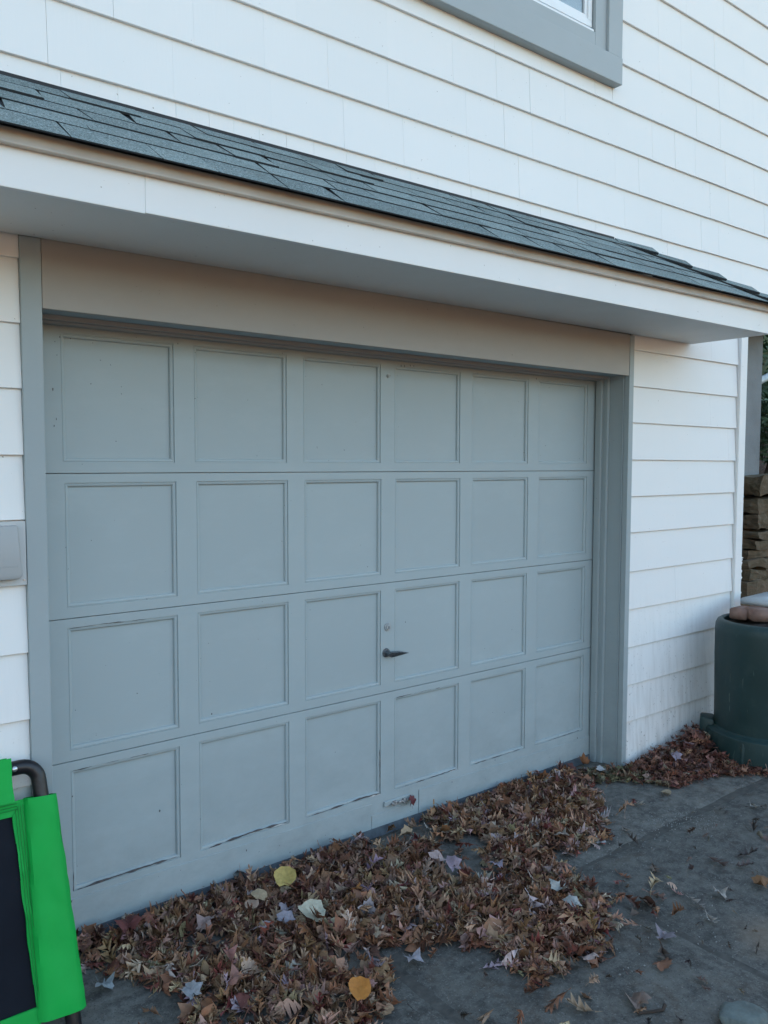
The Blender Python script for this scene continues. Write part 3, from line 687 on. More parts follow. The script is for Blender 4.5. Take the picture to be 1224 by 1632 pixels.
# bank, rail, shrub behind the corner
bk = MB(); nx, ny = 60, 50; vs = []
for j in range(ny+1):
    for i in range(nx+1):
        x, y = 4.62+9*i/nx, .05+8*j/ny
        z = -.2+max(0, min(1, (x-5.3)/1.0))*.0+1.55*min(1, max(0, (y-.05)/.25))*1.0+max(0, y-.3)*.42+.10*noise.noise(Vector((x*1.3, y*1.3, 0)))+.05*noise.noise(Vector((x*5, y*5, 0)))
        if x < 5.6 and y > .0: z = z if x > 5.52 or y < .2 else z
        vs.append((x, y, min(z, 5)))
bk.add(vs, [(j*(nx+1)+i, j*(nx+1)+i+1, (j+1)*(nx+1)+i+1, (j+1)*(nx+1)+i) for j in range(ny) for i in range(nx)])
tag(bk.build('bank', M['bank'], smooth=True), kind='structure')

# dry-laid stones, each its own block
sw = thing('stone_wall', 'dry laid brown stone wall stepping down beside the house corner', 'stone wall', (5.6, -.05, GZ))
def stone(x0, x1, y0, y1, z0, z1, sd):
    bm = bmesh.new(); bmesh.ops.create_cube(bm, size=1); bmesh.ops.subdivide_edges(bm, edges=bm.edges[:], cuts=3, use_grid_fill=True)
    for v in bm.verts:
        p = v.co*2; k = .90+.10/max(.3, max(abs(p.x), abs(p.y), abs(p.z))); rnd = Vector(v.co).length; v.co *= (1-.10*max(0, rnd-.62))
        v.co = Vector(((x0+x1)/2+v.co.x*(x1-x0), (y0+y1)/2+v.co.y*(y1-y0), (z0+z1)/2+v.co.z*(z1-z0)))
        v.co += Vector(noise.noise_vector(v.co*7+Vector((sd, 0, 0))))*.034+Vector(noise.noise_vector(v.co*25))*.012
    me = bpy.data.meshes.new('stone'); bm.to_mesh(me); bm.free()
    me.materials.append(M['stone']); o = bpy.data.objects.new('stone', me); C.objects.link(o); adopt(o, sw)
z = GZ-.01; k = 0
left_at = lambda z: 4.80 if z < .70 else 4.87+(z-.70)*.34
while z < 1.50:
    h_ = random.choice((.07, .09, .11, .14)); 
    if z+h_ > 1.46: h_ = .17
    x = left_at(z+h_*.5)+random.uniform(-.02, .035)
    while x < 6.9:
        wd = random.uniform(.22, .6) if h_ < .15 else random.uniform(.25, .5)
        stone(x+.003, x+wd-.003, -.03+random.uniform(-.03, .03), .16, z+.003, z+h_-.002+random.uniform(-.014, .008), k*3.1); x += wd; k += 1
    z += h_
    if h_ == .17: break
# rail crossing above the bank
rl = MB(); a, b = Vector((5.95, .55, 2.30)), Vector((8.3, .55, 3.05)); rl.tube([a, b], .032, 14); rl.tube([Vector((7.0, .55, 2.62)), Vector((7.0, .55, 1.2))], .03, 10)
rl.tube([Vector((8.0, .55, 2.95)), Vector((8.0, .55, 1.2))], .03, 10)
tag(rl.build('handrail', M['pipe'], smooth=True), 'pale sloping rail on the bank beyond the house corner', 'handrail')
# shrub
def leafcloud(name, c, rad, n, size, mat, parent):
    P = RNG.normal(size=(n, 3)); P /= np.linalg.norm(P, axis=1)[:, None]; P *= (RNG.random(n)**.4)[:, None]*np.array(rad)+0
    P += np.array(c); vs = []; fs = []
    for i in range(n):
        a = Vector(RNG.normal(size=3)).normalized(); b = a.orthogonal().normalized(); s_ = size*RNG.uniform(.6, 1.3); p = Vector(P[i]); q_ = a.cross(b)
        k_ = len(vs); vs += [p-a*s_, p+b*s_*.35+q_*s_*.1, p+a*s_, p-b*s_*.35+q_*s_*.1]; fs += [(k_, k_+1, k_+2), (k_, k_+2, k_+3)]
    me = bpy.data.meshes.new(name); me.from_pydata(vs, [], fs); me.materials.append(mat); o = bpy.data.objects.new(name, me); C.objects.link(o); adopt(o, parent); return o
sh_ = thing('shrub', 'dark leafy shrub on the bank behind the stone wall', 'shrub', (6.5, .7, 1.5))
mb = MB()
for k in range(7):
    a = k*.9; mb.tube([(6.5, .7, 1.35), (6.5+.25*math.cos(a), .7+.15*math.sin(a), 1.75), (6.5+.5*math.cos(a), .7+.3*math.sin(a), 2.2)], [.02, .014, .006], 6)
adopt(mb.build('stem', M['bark'], None), sh_); leafcloud('foliage', (6.5, .75, 2.05), (.75, .45, .42), 2600, .045, M['plant'], sh_)
for (x, y, z, lb) in ((9.5, 3.4, 4.6, 'dark evergreen tree high on the bank behind the rail'),):
    tr = thing('tree', lb, 'tree', (x, y, 1.5)); mb = MB(); mb.tube([(x, y, 1.2), (x+.1, y, 3.2), (x, y+.1, 6)], [.16, .12, .04], 10); adopt(mb.build('trunk', M['bark'], None), tr)
    leafcloud('crown', (x, y, z), (3.0, 1.6, 2.4), 9000, .13, M['plant'], tr)

hg = thing('hedge', 'dense dark evergreen hedge closing the bank behind the rail', 'hedge', (9.0, 2.6, 1.5))
mb = MB(); nu, nv = 40, 20; vs = []
for j in range(nv+1):
    for i in range(nu):
        a, b = 2*math.pi*i/nu, math.pi*(j/nv-.5); d = 1+.16*noise.noise(Vector((math.cos(a)*2.5, math.sin(a)*2.5, b*3)))
        vs.append((9.0+3.4*d*math.cos(a)*math.cos(b), 2.9+.8*d*math.sin(a)*math.cos(b), 3.1+2.6*d*math.sin(b)))
mb.add(vs, [(j*nu+i, j*nu+(i+1) % nu, (j+1)*nu+(i+1) % nu, (j+1)*nu+i) for j in range(nv) for i in range(nu)])
adopt(mb.build('inner_growth', M['plant'], None), hg); leafcloud('foliage', (9.0, 2.7, 3.1), (3.6, 1.0, 2.8), 9000, .10, M['plant'], hg)

# ---------------------------------------------------------------- barrel planter
BC = (4.080, -.606); ba = thing('rain_barrel', 'dark green plastic barrel with bricks on top by the house corner', 'barrel', (*BC, GZ))
mb = MB(); r_b, zt = .290, .690
mb.lathe([(.282, .0), (.284, .2), (.289, .45), (r_b, .62), (.287, .655), (.277, .676), (.262, .686), (.248, .688), (.240, .680), (.238, .655), (.236, .60)], (*BC, 0), 64)
adopt(mb.build('barrel_body', M['barrel'], None, smooth=True), ba)
mb = MB(); mb.lathe([(.335, GZ+.0), (.337, GZ+.03), (.331, -.01), (.328, .008), (.320, .014), (.300, .018), (.290, .024), (.2825, .03)], (*BC, 0), 64)
adopt(mb.build('barrel_base', M['barrel'], None, smooth=True), ba)
for a_ in (120, 240, 0):
    mb = MB(); c_, s_ = math.cos(R(a_)), math.sin(R(a_)); q = lambda u, v, z: (BC[0]+c_*u-s_*v, BC[1]+s_*u+c_*v, z)
    mb.add([q(.29, -.08, GZ), q(.372, -.055, GZ), q(.372, .055, GZ), q(.29, .08, GZ), q(.28, -.075, .050), q(.362, -.05, .058), q(.362, .05, .058), q(.28, .075, .050)], [(0,3,2,1), (4,5,6,7), (0,1,5,4), (1,2,6,5), (2,3,7,6), (3,0,4,7)])
    adopt(mb.build('base_lug', M['barrel'], None, bevel=.012, smooth=True), ba)
for k in range(8):
    mb = MB(); a = R(45*k+8); cx, cy = BC[0]+.325*math.cos(a), BC[1]+.325*math.sin(a); mb.tube([(cx, cy, GZ), (cx, cy, -.03), (cx, cy, -.005)], [.016, .014, .006], 10)
    adopt(mb.build('base_rib', M['barrel'], None, smooth=True), ba)
mb = MB(); nn = 24; vs = [(BC[0], BC[1], .665)]
for r_ in (.08, .16, .237):
    for k in range(nn):
        a = 2*math.pi*k/nn; vs.append((BC[0]+r_*math.cos(a), BC[1]+r_*math.sin(a), .655+.02*noise.noise(Vector((r_*30, a*3, 0)))))
fs = [(0, 1+k, 1+(k+1) % nn) for k in range(nn)]
for q_ in range(2): fs += [(1+q_*nn+k, 1+(q_+1)*nn+k, 1+(q_+1)*nn+(k+1) % nn, 1+q_*nn+(k+1) % nn) for k in range(nn)]
mb.add(vs, fs); adopt(mb.build('soil', M['soil'], None, smooth=True), ba)
def brick(x, y, z, rz, ry, label, size=(.205, .10, .066), mat='brick', name='brick', cat='brick', seed=0, amp=.006):
    bm = bmesh.new(); bmesh.ops.create_cube(bm, size=1); bmesh.ops.scale(bm, vec=size, verts=bm.verts)
    bmesh.ops.bevel(bm, geom=bm.edges[:], offset=.006, segments=2, affect='EDGES')
    for v in bm.verts: v.co += Vector(noise.noise_vector(v.co*16+Vector((seed, 0, 0))))*amp
    me = bpy.data.meshes.new(name); bm.to_mesh(me); bm.free(); me.materials.append(M[mat]); me.polygons.foreach_set('use_smooth', [True]*len(me.polygons))
    o = bpy.data.objects.new(name, me); C.objects.link(o); o.location = (x, y, z); o.rotation_euler = (0, ry, rz); tag(o, label, cat, 'bricks on the barrel' if name == 'brick' else None); return o
brick(4.10, -.445, .706, R(12), R(2), 'brick at the back of the barrel top touching the house wall side', seed=1)
brick(4.12, -.575, .708, R(-28), R(5), 'brick slanting down in front on the barrel soil, nearest the left rim', seed=2, size=(.22, .11, .070))
brick(4.25, -.69, .706, R(28), R(-4), 'brick at the right of the barrel top under the pale paver side', seed=3)
brick(4.28, -.50, .706, R(-5), R(0), 'brick lying flat beneath the pale paver', seed=5)
brick(4.40, -.46, .762, R(3), R(0), 'pale grey paver laid across the bricks on the barrel', size=(.38, .20, .038), mat='paver', name='paver', cat='paver', seed=4, amp=.002)

# ---------------------------------------------------------------- leaves
def oak(n_l=3):
    mid = [0, .10, .26, .33, .50, .57, .76, .82, .92, 1.0]
    wv = [.012, .03, .22, .035, .31, .038, .27, .03, .09, 0]; tp = [0, 0, 1, 0, 1, 0, 1, 0, 1, 0]
    V, Fc = [], []
    for y in mid: V.append((0, y, 0))
    n = len(mid)
    for s in (1, -1):
        b = len(V); pts = []
        for y, w_, t in zip(mid, wv, tp): V.append((s*(w_ if not t else w_), y+(.13 if t and w_ > .15 else 0), .0))
        # vein points between midrib and tip, so that lobes can bend
        for i in range(n-1):
            if tp[i]: Fc.append((i, b+i, b+i+1, i+1))
            else: Fc.append((i, b+i, b+i+1, i+1))
    return np.array(V, float), Fc
def maple():
    V = [(0, .12, 0)]; T = [(-90, .12), (-60, .38), (-48, .66), (-32, .45), (-12, .60), (12, .95), (25, .75), (38, .66), (58, .82), (72, .72), (90, 1.0)]
    rr_ = [(a, d) for a, d in T]+[(180-a, d) for a, d in reversed(T[:-1])]
    for a, d in rr_: V.append((.52*d*math.cos(R(a)), .30+.52*d*math.sin(R(a))*1.15, 0))
    n = len(rr_); V[0] = (0, .30, 0)
    for k_, (q_, off) in enumerate(((.66, 0), (.33, 0))):
        for i in range(n): V.append((V[1+i][0]*q_, .30+(V[1+i][1]-.30)*q_, 0))
    f = [(0, 1+2*n+i, 1+2*n+(i+1) % n) for i in range(n)]+[(1+2*n+i, 1+n+i, 1+n+(i+1) % n, 1+2*n+(i+1) % n) for i in range(n)]+[(1+n+i, 1+i, 1+(i+1) % n, 1+n+(i+1) % n) for i in range(n)]
    return np.array(V, float), f
def roundleaf():
    V = [(0, .45, 0)]; n = 16
    for r_ in (.5, 1.0):
        for k in range(n):
            a = 2*math.pi*k/n-math.pi/2; d = .48*(1+.05*math.cos(3*a)-.28*(k == 0)); V.append((d*r_*math.cos(a)*.98, .45+d*r_*math.sin(a), 0))
    f = [(0, 1+k, 1+(k+1) % n) for k in range(n)]+[(1+k, 1+n+k, 1+n+(k+1) % n, 1+(k+1) % n) for k in range(n)]
    return np.array(V, float), f
T_OAK, T_MAP, T_RND = oak(), maple(), roundleaf()
# petiole for the oak: a thin sliver
def with_stem(T, ln=.22):
    V, f = T; k = len(V); V2 = np.vstack([V, [(-.010, 0.02, 0), (.010, .02, 0), (.004, -ln, .0), (-.004, -ln, 0)]]); return V2, f+[(k, k+1, k+2, k+3)]
T_OAK = with_stem(T_OAK); T_MAP = with_stem((T_MAP[0], T_MAP[1]), .15)
def make_leaf(T, size, curl, fold, twist, asp=1.0):
    V = T[0].copy(); V[:, 0] *= asp; V[:, :2] += RNG.normal(0, .018, (len(V), 2)); x, y = V[:, 0], V[:, 1]-.45
    z = fold*np.abs(x)*1.0+curl*(y**2)*.9+twist*x*y*1.6+.6*abs(curl)*np.abs(x)**1.5*np.sign(curl+1e-6)
    z = z+RNG.normal(0, .016, len(z))+.035*np.sin(x*14+RNG.uniform(0, 6))*np.cos(y*11+RNG.uniform(0, 6))
    c, s = math.cos(curl*.7), math.sin(curl*.7)
    V = np.stack([x*(1-.25*abs(fold)), y*c*1.0, z], 1)*size
    return V
PAL = [((.240, .115, .062), 8), ((.300, .165, .095), 8), ((.175, .078, .044), 6), ((.370, .235, .155), 6), ((.44, .31, .22), 3.5), ((.105, .044, .032), 4), ((.19, .055, .045), 2.2), ((.30, .175, .145), 4), ((.44, .34, .30), 1.5), ((.38, .31, .33), .7)]
PALR = [((.200, .085, .058), 7), ((.140, .058, .042), 6), ((.27, .130, .085), 6), ((.24, .12, .09), 3), ((.07, .026, .022), 4), ((.30, .20, .19), 1.3), ((.33, .24, .17), 1)]
PALO = [((.135, .115, .062), 6), ((.20, .17, .10), 4), ((.09, .075, .045), 5), ((.26, .21, .14), 2)]
def pick(pal):
    w_ = np.array([p[1] for p in pal], float); c_ = np.array(pal[RNG.choice(len(pal), p=w_/w_.sum())][0]); return np.clip(c_*RNG.uniform(.72, 1.28)*(1+RNG.normal(0, .07, 3)), .01, .8)
def rotm(yaw, tx, ty):
    return np.array(Matrix.Rotation(yaw, 3, 'Z') @ Matrix.Rotation(tx, 3, 'X') @ Matrix.Rotation(ty, 3, 'Y'))
def inpoly(x, y, P):
    c_ = False; j = len(P)-1
    for i in range(len(P)):
        if (P[i][1] > y) != (P[j][1] > y) and x < (P[j][0]-P[i][0])*(y-P[i][1])/(P[j][1]-P[i][1])+P[i][0]: c_ = not c_
        j = i
    return c_
def edged(x, y, P):
    d = 9
    for i in range(len(P)):
        a = P[i-1]; b = P[i]; vx, vy = b[0]-a[0], b[1]-a[1]; t = max(0, min(1, ((x-a[0])*vx+(y-a[1])*vy)/(vx*vx+vy*vy+1e-9))); d = min(d, math.hypot(x-a[0]-t*vx, y-a[1]-t*vy))
    return d
def scatter(name, polys, holes, count, hmax, pal, label, sizes=(.058, .112), seed=0, maple_p=.14, base=GZ, edge=.09, mound=None, cat='leaves'):
    xs = [p[0] for P in polys for p in P]; ys = [p[1] for P in polys for p in P]; V = []; Fc = []; CO = []; nb = 0; made = 0; tries = 0
    while made < count and tries < count*12:
        tries += 1; x, y = RNG.uniform(min(xs), max(xs)), RNG.uniform(min(ys), max(ys))
        P = next((P for P in polys if inpoly(x, y, P)), None)
        if P is None: continue
        if any(inpoly(x, y, H) and RNG.random() < .93 for H in holes): continue
        d = edged(x, y, P)
        wall_side = y > -.12
        if not wall_side and RNG.random() > .22+d/edge: continue
        if mound is None and noise.noise(Vector((x*4.5, y*4.5, 7.7))) > .30 and RNG.random() < .72: continue
        k_ = min(1, d/.22) if not wall_side else 1
        hh = mound(x, y) if mound else hmax*(.35+.65*k_)*(.75+.5*noise.noise(Vector((x*3, y*3, seed))))
        r_ = RNG.random(); T = T_MAP if r_ < maple_p else (T_RND if r_ < maple_p+.015 else T_OAK)
        sz = RNG.uniform(*sizes)*(1 if RNG.random() < .85 else RNG.uniform(.45, 1.25))*(.85 if T is T_RND else 1)
        lv = make_leaf(T, sz, RNG.normal(0, .75), RNG.normal(.15, .55), RNG.normal(0, .45), RNG.uniform(.8, 1.15))
        lay = RNG.random(); tilt = .16+.36*k_
        lv = lv @ rotm(RNG.uniform(0, 6.28), RNG.normal(0, tilt), RNG.normal(0, tilt)).T
        z = base+.002+lay*max(hh, .004); lo = lv[:, 2].min(); z = max(z, base+.003-lo*.9) if lay < .25 or hh < .012 else max(z, base+.002-lo*.65)
        lv += np.array([x, y, z])
        if (lv[:, 1] > -.030).any() and x < XR and (lv[:, 1] > -.030).mean() > 0: lv[:, 1] -= max(0, lv[:, 1].max()+.030)
        if x > XR-.05: lv[:, 1] -= max(0, lv[:, 1].max()+.24)
        V.append(lv); Fc += [tuple(nb+i for i in f_) for f_ in T[1]]; c_ = pick(pal(x, y) if callable(pal) else pal)
        CO.append(np.tile(np.append(c_, 1), (len(lv), 1))*np.append(np.tile(RNG.uniform(.85, 1.1, (len(lv), 1)), 3), np.ones((len(lv), 1)), axis=1)); nb += len(lv); made += 1
    return mesh_leaves(name, np.vstack(V), Fc, np.vstack(CO), label, cat)
def mesh_leaves(name, V, Fc, CO, label=None, cat=None, kind='stuff', parent=None, group=None):
    me = bpy.data.meshes.new(name); me.from_pydata([tuple(v) for v in V], [], Fc); a = me.color_attributes.new('tint', 'FLOAT_COLOR', 'POINT'); a.data.foreach_set('color', np.clip(CO, 0, 1).astype(np.float32).ravel()); me.polygons.foreach_set('use_smooth', [True]*len(me.polygons))
    me.materials.append(M['leaf']); o = bpy.data.objects.new(name, me); C.objects.link(o); tag(o, label, cat, group, kind); return o
PILE = [(.0, -.035), (.44, -.035), (.87, -.035), (1.26, -.035), (1.48, -.035), (1.9, -.04), (2.39, -.04), (3.05, -.05), (2.86, -.28), (2.55, -.60), (2.33, -.75), (2.02, -.73), (1.99, -.85), (1.93, -1.03), (1.79, -1.20), (1.56, -1.31), (1.27, -1.24), (1.19, -1.07), (1.10, -.93), (.96, -.80), (.90, -.97), (.74, -1.08), (.60, -1.22), (.2, -1.05), (.0, -.80), (.17, -.55), (.10, -.28), (.05, -.12)]
HOLES = [[(1.40, -.02), (1.84, -.02), (1.74, -.26), (1.42, -.20)], [(1.66, -.26), (1.92, -.33), (1.76, -.68), (1.46, -.58)], [(.97, -.74), (1.30, -1.0), (1.22, -1.3), (.80, -1.2)], [(-.05, -.30), (.14, -.30), (.30, -.62), (.0, -.95)], [(.84, -.03), (1.0, -.03), (1.02, -.08), (.84, -.09)], [(2.86, -.03), (3.06, -.03), (2.98, -.13), (2.85, -.14)]]
lp = scatter('leaf_litter', [PILE], HOLES, 5200, .045, PAL, 'deep drift of brown oak leaves along the foot of the garage door', seed=2, edge=.26)
RP = [(2.95, -.10), (3.18, -.24), (3.51, -.24), (3.91, -.24), (4.0, -.24), (3.80, -.42), (3.88, -.9), (4.35, -1.02), (4.35, -1.12), (3.85, -.87), (3.45, -.62), (3.16, -.60), (3.02, -.38), (2.84, -.26)]
def mnd(x, y):
    return .115*math.exp(-((x-3.86)**2/.05+(y+.30)**2/.06))+.060*math.exp(-((x-3.5)**2/.12+(y+.32)**2/.05))+.015
scatter('leaf_drift', [RP], [], 1500, .05, lambda x, y: PALO if x < 3.16 and RNG.random() < .8 else PALR, 'reddish leaf drift heaped against the white wall beside the green barrel', sizes=(.045, .08), seed=5, maple_p=.22, mound=mnd, edge=.05)
SC = [[(.0, -.9), (3.6, -.7), (3.4, -1.3), (2.4, -2.1), (.8, -1.9), (.2, -1.3)]]
scatter('stray_leaves', [[(.1, -1.35), (.9, -1.5), (1.6, -1.62), (2.25, -1.25), (2.2, -.85), (2.75, -.70), (2.95, -.35), (2.6, -.2), (1.9, -.9), (1.2, -1.1)]], [], 55, .006, PAL, 'brown oak leaves blown clear of the drift onto the bare concrete', seed=12, edge=.30)
sc_ = scatter('scattered_leaf_scraps', SC, [], 170, .004, [((.10, .075, .06), 5), ((.16, .12, .09), 3), ((.05, .04, .035), 5)], 'small torn leaf scraps strewn over the bare concrete', sizes=(.02, .05), seed=9, edge=.01, base=GZ+.004)

def single(kind_, x, y, size, col, label, name, cat='leaf', curl=.2, fold=.25, yaw=None, tx=0, ty=0, z=None, group=None, twist=.1, asp=1):
    T = {'o': T_OAK, 'm': T_MAP, 'r': T_RND}[kind_]; size *= 1.12 if kind_ == 'm' else 1.05; col = tuple(np.array(col)*(.80 if kind_ == 'm' else .92))
    lv = make_leaf(T, size, curl, fold, twist, asp)
    if kind_ == 'm': lv[:, 2] += .10*size*np.sin(lv[:, 0]/size*9)*RNG.uniform(.5, 1.2)+.06*size*np.cos(lv[:, 1]/size*8)
    lv = lv @ rotm((RNG.uniform(0, 6.28) if kind_ != 'r' else RNG.uniform(-.7, .7)) if yaw is None else R(yaw), tx, ty).T
    if z is None: z = GZ+.006-lv[:, 2].min()
    c_ = np.tile(np.append(col, 1), (len(lv), 1))*np.append(np.tile(RNG.uniform(.88, 1.1, (len(lv), 1)), 3), np.ones((len(lv), 1)), axis=1)
    o = mesh_leaves(name, lv, T[1], c_, label, cat, kind=None, group=group); o.location = (x, y, z); return o
PT = GZ+.066   # top of the drift
YL, TN, PL_, PU, PK, OR_, RD = (.44, .31, .12), (.42, .31, .20), (.44, .42, .33), (.36, .33, .38), (.46, .35, .34), (.50, .20, .04), (.20, .035, .04)
single('r', .90, -.20, .100, (.50, .37, .12), 'round yellow leaf lying at the left of the drift near the door', 'yellow_leaf', curl=.25, z=PT, tx=.45)
single('r', .76, -.24, .070, TN, 'crinkled cream leaf just left of the round yellow leaf', 'cream_leaf', curl=-.5, z=PT-.004, tx=.3)
single('r', .70, -.28, .060, (.40, .27, .20), 'small tan round leaf below the crinkled cream leaf', 'tan_leaf', curl=-.4, z=PT-.006, tx=.2)
single('r', .84, -.50, .112, (.48, .46, .36), 'large pale grey green round leaf on the drift', 'pale_leaf', curl=.2, z=PT+.006, tx=.35)
single('m', .74, -.47, .085, PU, 'pale violet maple leaf left of the large round leaf', 'maple_leaf', z=PT+.004, tx=.35, yaw=30)
single('m', .78, -.40, .075, (.34, .29, .33), 'greyish maple leaf behind the pale violet one', 'maple_leaf', z=PT, tx=.3, yaw=120)
single('m', 1.02, -.90, .080, (.42, .39, .43), 'pale lilac leaf at the front edge of the drift on bare concrete', 'maple_leaf', z=GZ+.02, yaw=200)
single('r', .72, -.97, .095, OR_, 'orange oval leaf at the bottom edge of the picture', 'orange_leaf', curl=.3, z=PT+.004, tx=.3, asp=.8, yaw=-25)
single('m', 1.08, -.46, .060, (.48, .20, .06), 'small bright orange leaf amid the brown drift', 'orange_leaf', z=PT+.004, tx=.4)
single('m', 1.12, -.47, .060, (.19, .12, .17), 'small deep purple leaf touching the bright orange one', 'purple_leaf', z=PT, tx=.2)
single('m', 1.50, -.47, .085, PK, 'pink maple leaf standing up in the middle of the drift', 'maple_leaf', z=PT+.008, tx=.6, yaw=40)
single('m', 1.54, -.53, .085, (.34, .26, .31), 'mauve maple leaf under the pink one', 'maple_leaf', z=PT, tx=.5, yaw=-10)
single('m', 1.73, -.95, .090, (.38, .38, .36), 'large grey white crumpled leaf near the drift front corner', 'maple_leaf', z=PT, tx=.2, curl=.6)
single('m', 1.71, -1.04, .080, (.42, .42, .41), 'whitish leaf just in front of the grey white crumpled leaf', 'maple_leaf', z=PT-.006, tx=.2, curl=-.4)
single('m', 1.70, -.64, .080, (.36, .30, .37), 'violet leaf beside the bare patch in the drift', 'maple_leaf', z=PT-.015, tx=.2)
single('m', 2.99, -.22, .075, (.46, .46, .47), 'bright whitish leaf near the right end of the door', 'maple_leaf', z=GZ+.035, tx=.3)
single('m', 3.42, -.42, .080, (.36, .29, .35), 'violet leaf on the reddish drift by the wall', 'maple_leaf', z=GZ+.08, tx=.3)
single('m', 3.86, -.66, .080, (.36, .28, .32), 'pinkish leaf in front of the barrel base', 'maple_leaf', z=GZ+.03, tx=.3)
single('m', .10, -.36, .080, (.38, .42, .44), 'pale grey leaf on bare concrete beside the green frame', 'maple_leaf', z=GZ+.012, curl=.5)
single('m', .30, -.60, .080, (.36, .36, .38), 'pale bluish leaf on the left front of the drift', 'maple_leaf', z=PT-.02, tx=.2)
single('m', .27, -.12, .100, (.17, .05, .045), 'dark red maple leaf by the left foot of the door', 'maple_leaf', z=PT-.004, tx=.2)
single('m', .44, -.66, .090, (.40, .20, .16), 'salmon red leaf in the lower left drift', 'maple_leaf', z=PT-.006, tx=.3)
single('m', .50, -.30, .090, (.40, .28, .26), 'pinkish tan maple leaf in the left drift', 'maple_leaf', z=PT, tx=.4)
single('m', 2.14, -.64, .085, (.40, .33, .28), 'pale pink leaf on the drift nearest the door latch side', 'maple_leaf', z=PT-.01, tx=.3)
single('m', .80, -.035, .085, (.34, .35, .38), 'grey leaf caught under the door seal', 'maple_leaf', z=PT-.02, tx=.5)
single('m', 1.73, -.027, .062, (.15, .035, .045), 'red leaf caught on the slide bolt of the door', 'red_leaf', z=-.028, yaw=-10, tx=1.35, ty=.5)
# loners on the bare concrete
for x, y, k_, s_, c_, lb in (
    (2.17, -1.29, 'o', .085, (.26, .24, .22), 'curled grey leaf left of the pair on the open concrete'),
    (2.31, -1.33, 'm', .070, (.42, .38, .34), 'small pale cupped leaf far right on the open concrete'),
    (1.87, -1.36, 'm', .085, (.27, .23, .26), 'mauve grey leaf on the slab joint'),
    (2.11, -1.40, 'o', .075, (.34, .31, .28), 'pale leaf overlapping a darker scrap on the open concrete'),
    (1.47, -1.51, 'm', .090, (.24, .17, .14), 'upturned brown maple leaf beside the small stick'),
    (1.29, -1.42, 'o', .100, (.30, .22, .15), 'tan oak leaf lying alone at the front edge'),
    (2.52, -1.39, 'm', .085, (.25, .13, .06), 'orange and red leaf at the right edge of the picture'),
    (2.80, -.58, 'o', .090, (.33, .29, .24), 'light tan oak leaf on concrete right of the drift'),
    (2.51, -.73, 'o', .075, (.24, .20, .17), 'slim brown leaf just off the right side of the drift'),
    (2.30, -.74, 'm', .060, (.46, .46, .47), 'white curled leaf at the right tip of the drift'),
    (2.29, -1.03, 'o', .085, (.15, .11, .09), 'dark curled leaf beside the joint corner'),
    (2.44, -.82, 'o', .085, (.10, .08, .07), 'blackish leaf lying in the slab joint'),
    (3.27, -.97, 'o', .080, (.30, .28, .25), 'grey spread leaf near the right edge by the joint'),
    (3.02, -1.10, 'o', .085, (.10, .08, .07), 'dark folded leaf near the right edge'),
    (2.72, -1.22, 'o', .110, (.07, .055, .05), 'flat dark brown leaf pressed on the slab'),
    (2.56, -1.17, 'o', .100, (.13, .09, .08), 'long dark leaf left of the flat dark brown one'),
    (1.45, -1.26, 'o', .085, (.11, .095, .08), 'grey brown leaf just in front of the drift'),
    (1.76, -1.42, 'o', .10, (.08, .06, .05), 'decayed dark leaf on a damp spot'),
    (1.92, -1.85, 'o', .085, (.17, .10, .075), 'brown leaf touching the pale rock'),
    (1.60, -1.22, 'o', .085, (.32, .25, .19), 'tan leaf at the outer rim of the drift'),
    (2.62, -1.26, 'o', .10, (.11, .08, .075), 'dark leaf lying between two flat dark leaves'),
    (1.99, -1.20, 'm', .075, (.22, .15, .11), 'brown upright leaf by the joint crossing'),
    (3.05, -.60, 'r', .06, (.40, .31, .21), 'small cream leaf at the edge of the reddish drift')):
    single(k_, x, y, s_, c_, lb, 'fallen_leaf', curl=RNG.uniform(.2, .8)*(1 if k_ == 'o' else .7), fold=RNG.uniform(.1, .6), group='single leaves on the bare concrete', z=None, tx=RNG.normal(0, .15))

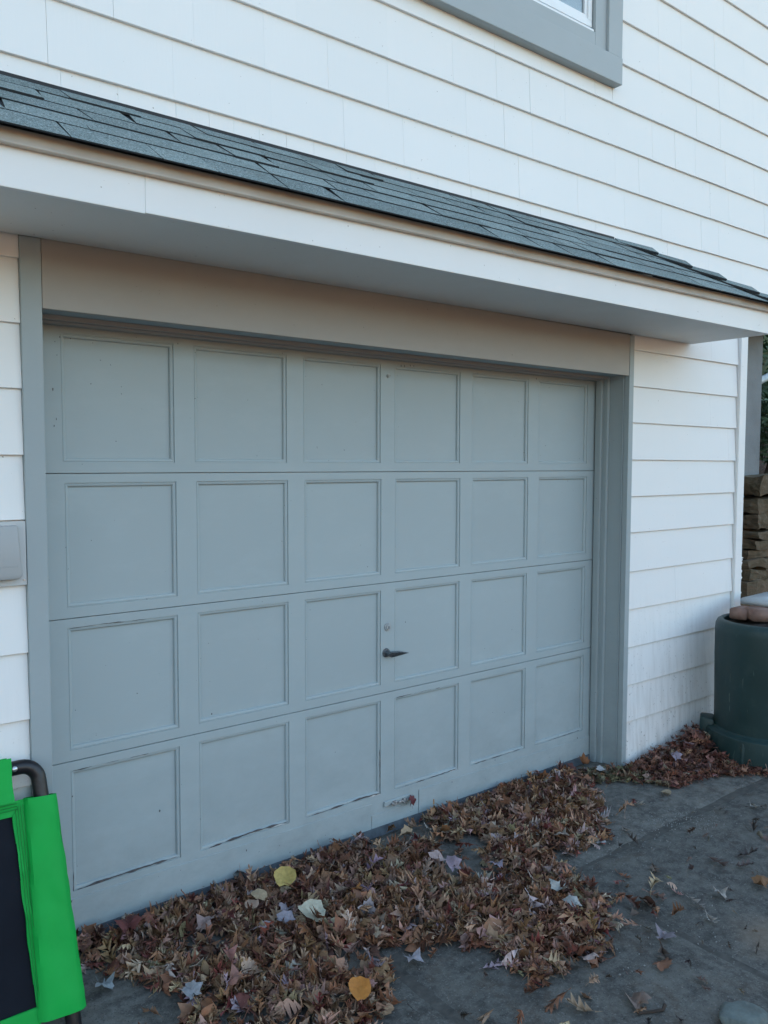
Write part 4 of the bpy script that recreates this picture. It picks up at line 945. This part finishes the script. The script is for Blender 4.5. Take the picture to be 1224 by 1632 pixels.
# rock, stick and grit
bm = bmesh.new(); bmesh.ops.create_icosphere(bm, subdivisions=3, radius=1)
for v in bm.verts:
    v.co = Vector((v.co.x*.085, v.co.y*.06, v.co.z*.028)); v.co += Vector(noise.noise_vector(v.co*22))*.016+Vector(noise.noise_vector(v.co*70))*.004
    v.co.z = min(v.co.z, .020+.1*v.co.x*.3)
me = bpy.data.meshes.new('rock'); bm.to_mesh(me); bm.free(); me.materials.append(M['rock']); me.polygons.foreach_set('use_smooth', [True]*len(me.polygons))
o = bpy.data.objects.new('rock', me); C.objects.link(o); o.location = (1.665, -1.77, GZ+.018); o.rotation_euler = (0, 0, R(-20)); tag(o, 'flat pale grey green rock at the lower right edge', 'rock')
mb = MB(); mb.tube([(1.42, -1.545, GZ+.010), (1.46, -1.57, GZ+.012), (1.50, -1.585, GZ+.010), (1.52, -1.578, GZ+.013)], [.004, .005, .005, .007], 8)
tag(mb.build('stick', M['bark'], smooth=True), 'short dark stick lying by the upturned maple leaf', 'stick')
gr = MB()
def bit(x, y, s_):
    a = RNG.uniform(.5, 1.2, 3)*s_; p = Vector((x, y, GZ+.004+a[2]*.3)); rx = Matrix.Rotation(RNG.uniform(0, 6), 3, 'Z')
    vs = [p+rx @ Vector(d) for d in ((a[0], 0, 0), (-a[0], .2*a[1], 0), (0, a[1], 0), (0, -a[1], .1*a[2]), (0, 0, a[2]), (0, 0, -a[2]))]
    gr.add(vs, [(0, 2, 4), (2, 1, 4), (1, 3, 4), (3, 0, 4), (2, 0, 5), (1, 2, 5), (3, 1, 5), (0, 3, 5)])
for cx, cy, sx, n_ in ((2.83, -.80, .10, 130), (2.88, -.93, .09, 110), (2.45, -.84, .16, 60), (2.65, -.70, .3, 120), (1.95, -1.3, .25, 70)):
    for k in range(n_): bit(RNG.normal(cx, sx), RNG.normal(cy, sx*.45), RNG.uniform(.0012, .0042))
for k in range(420): bit(RNG.uniform(.8, 3.8), RNG.uniform(-2.2, -.7), RNG.uniform(.0008, .0030))
tag(gr.build('grit', M['grit']), 'pale grit and crumbs on the concrete around the slab joint', 'grit', kind='stuff')
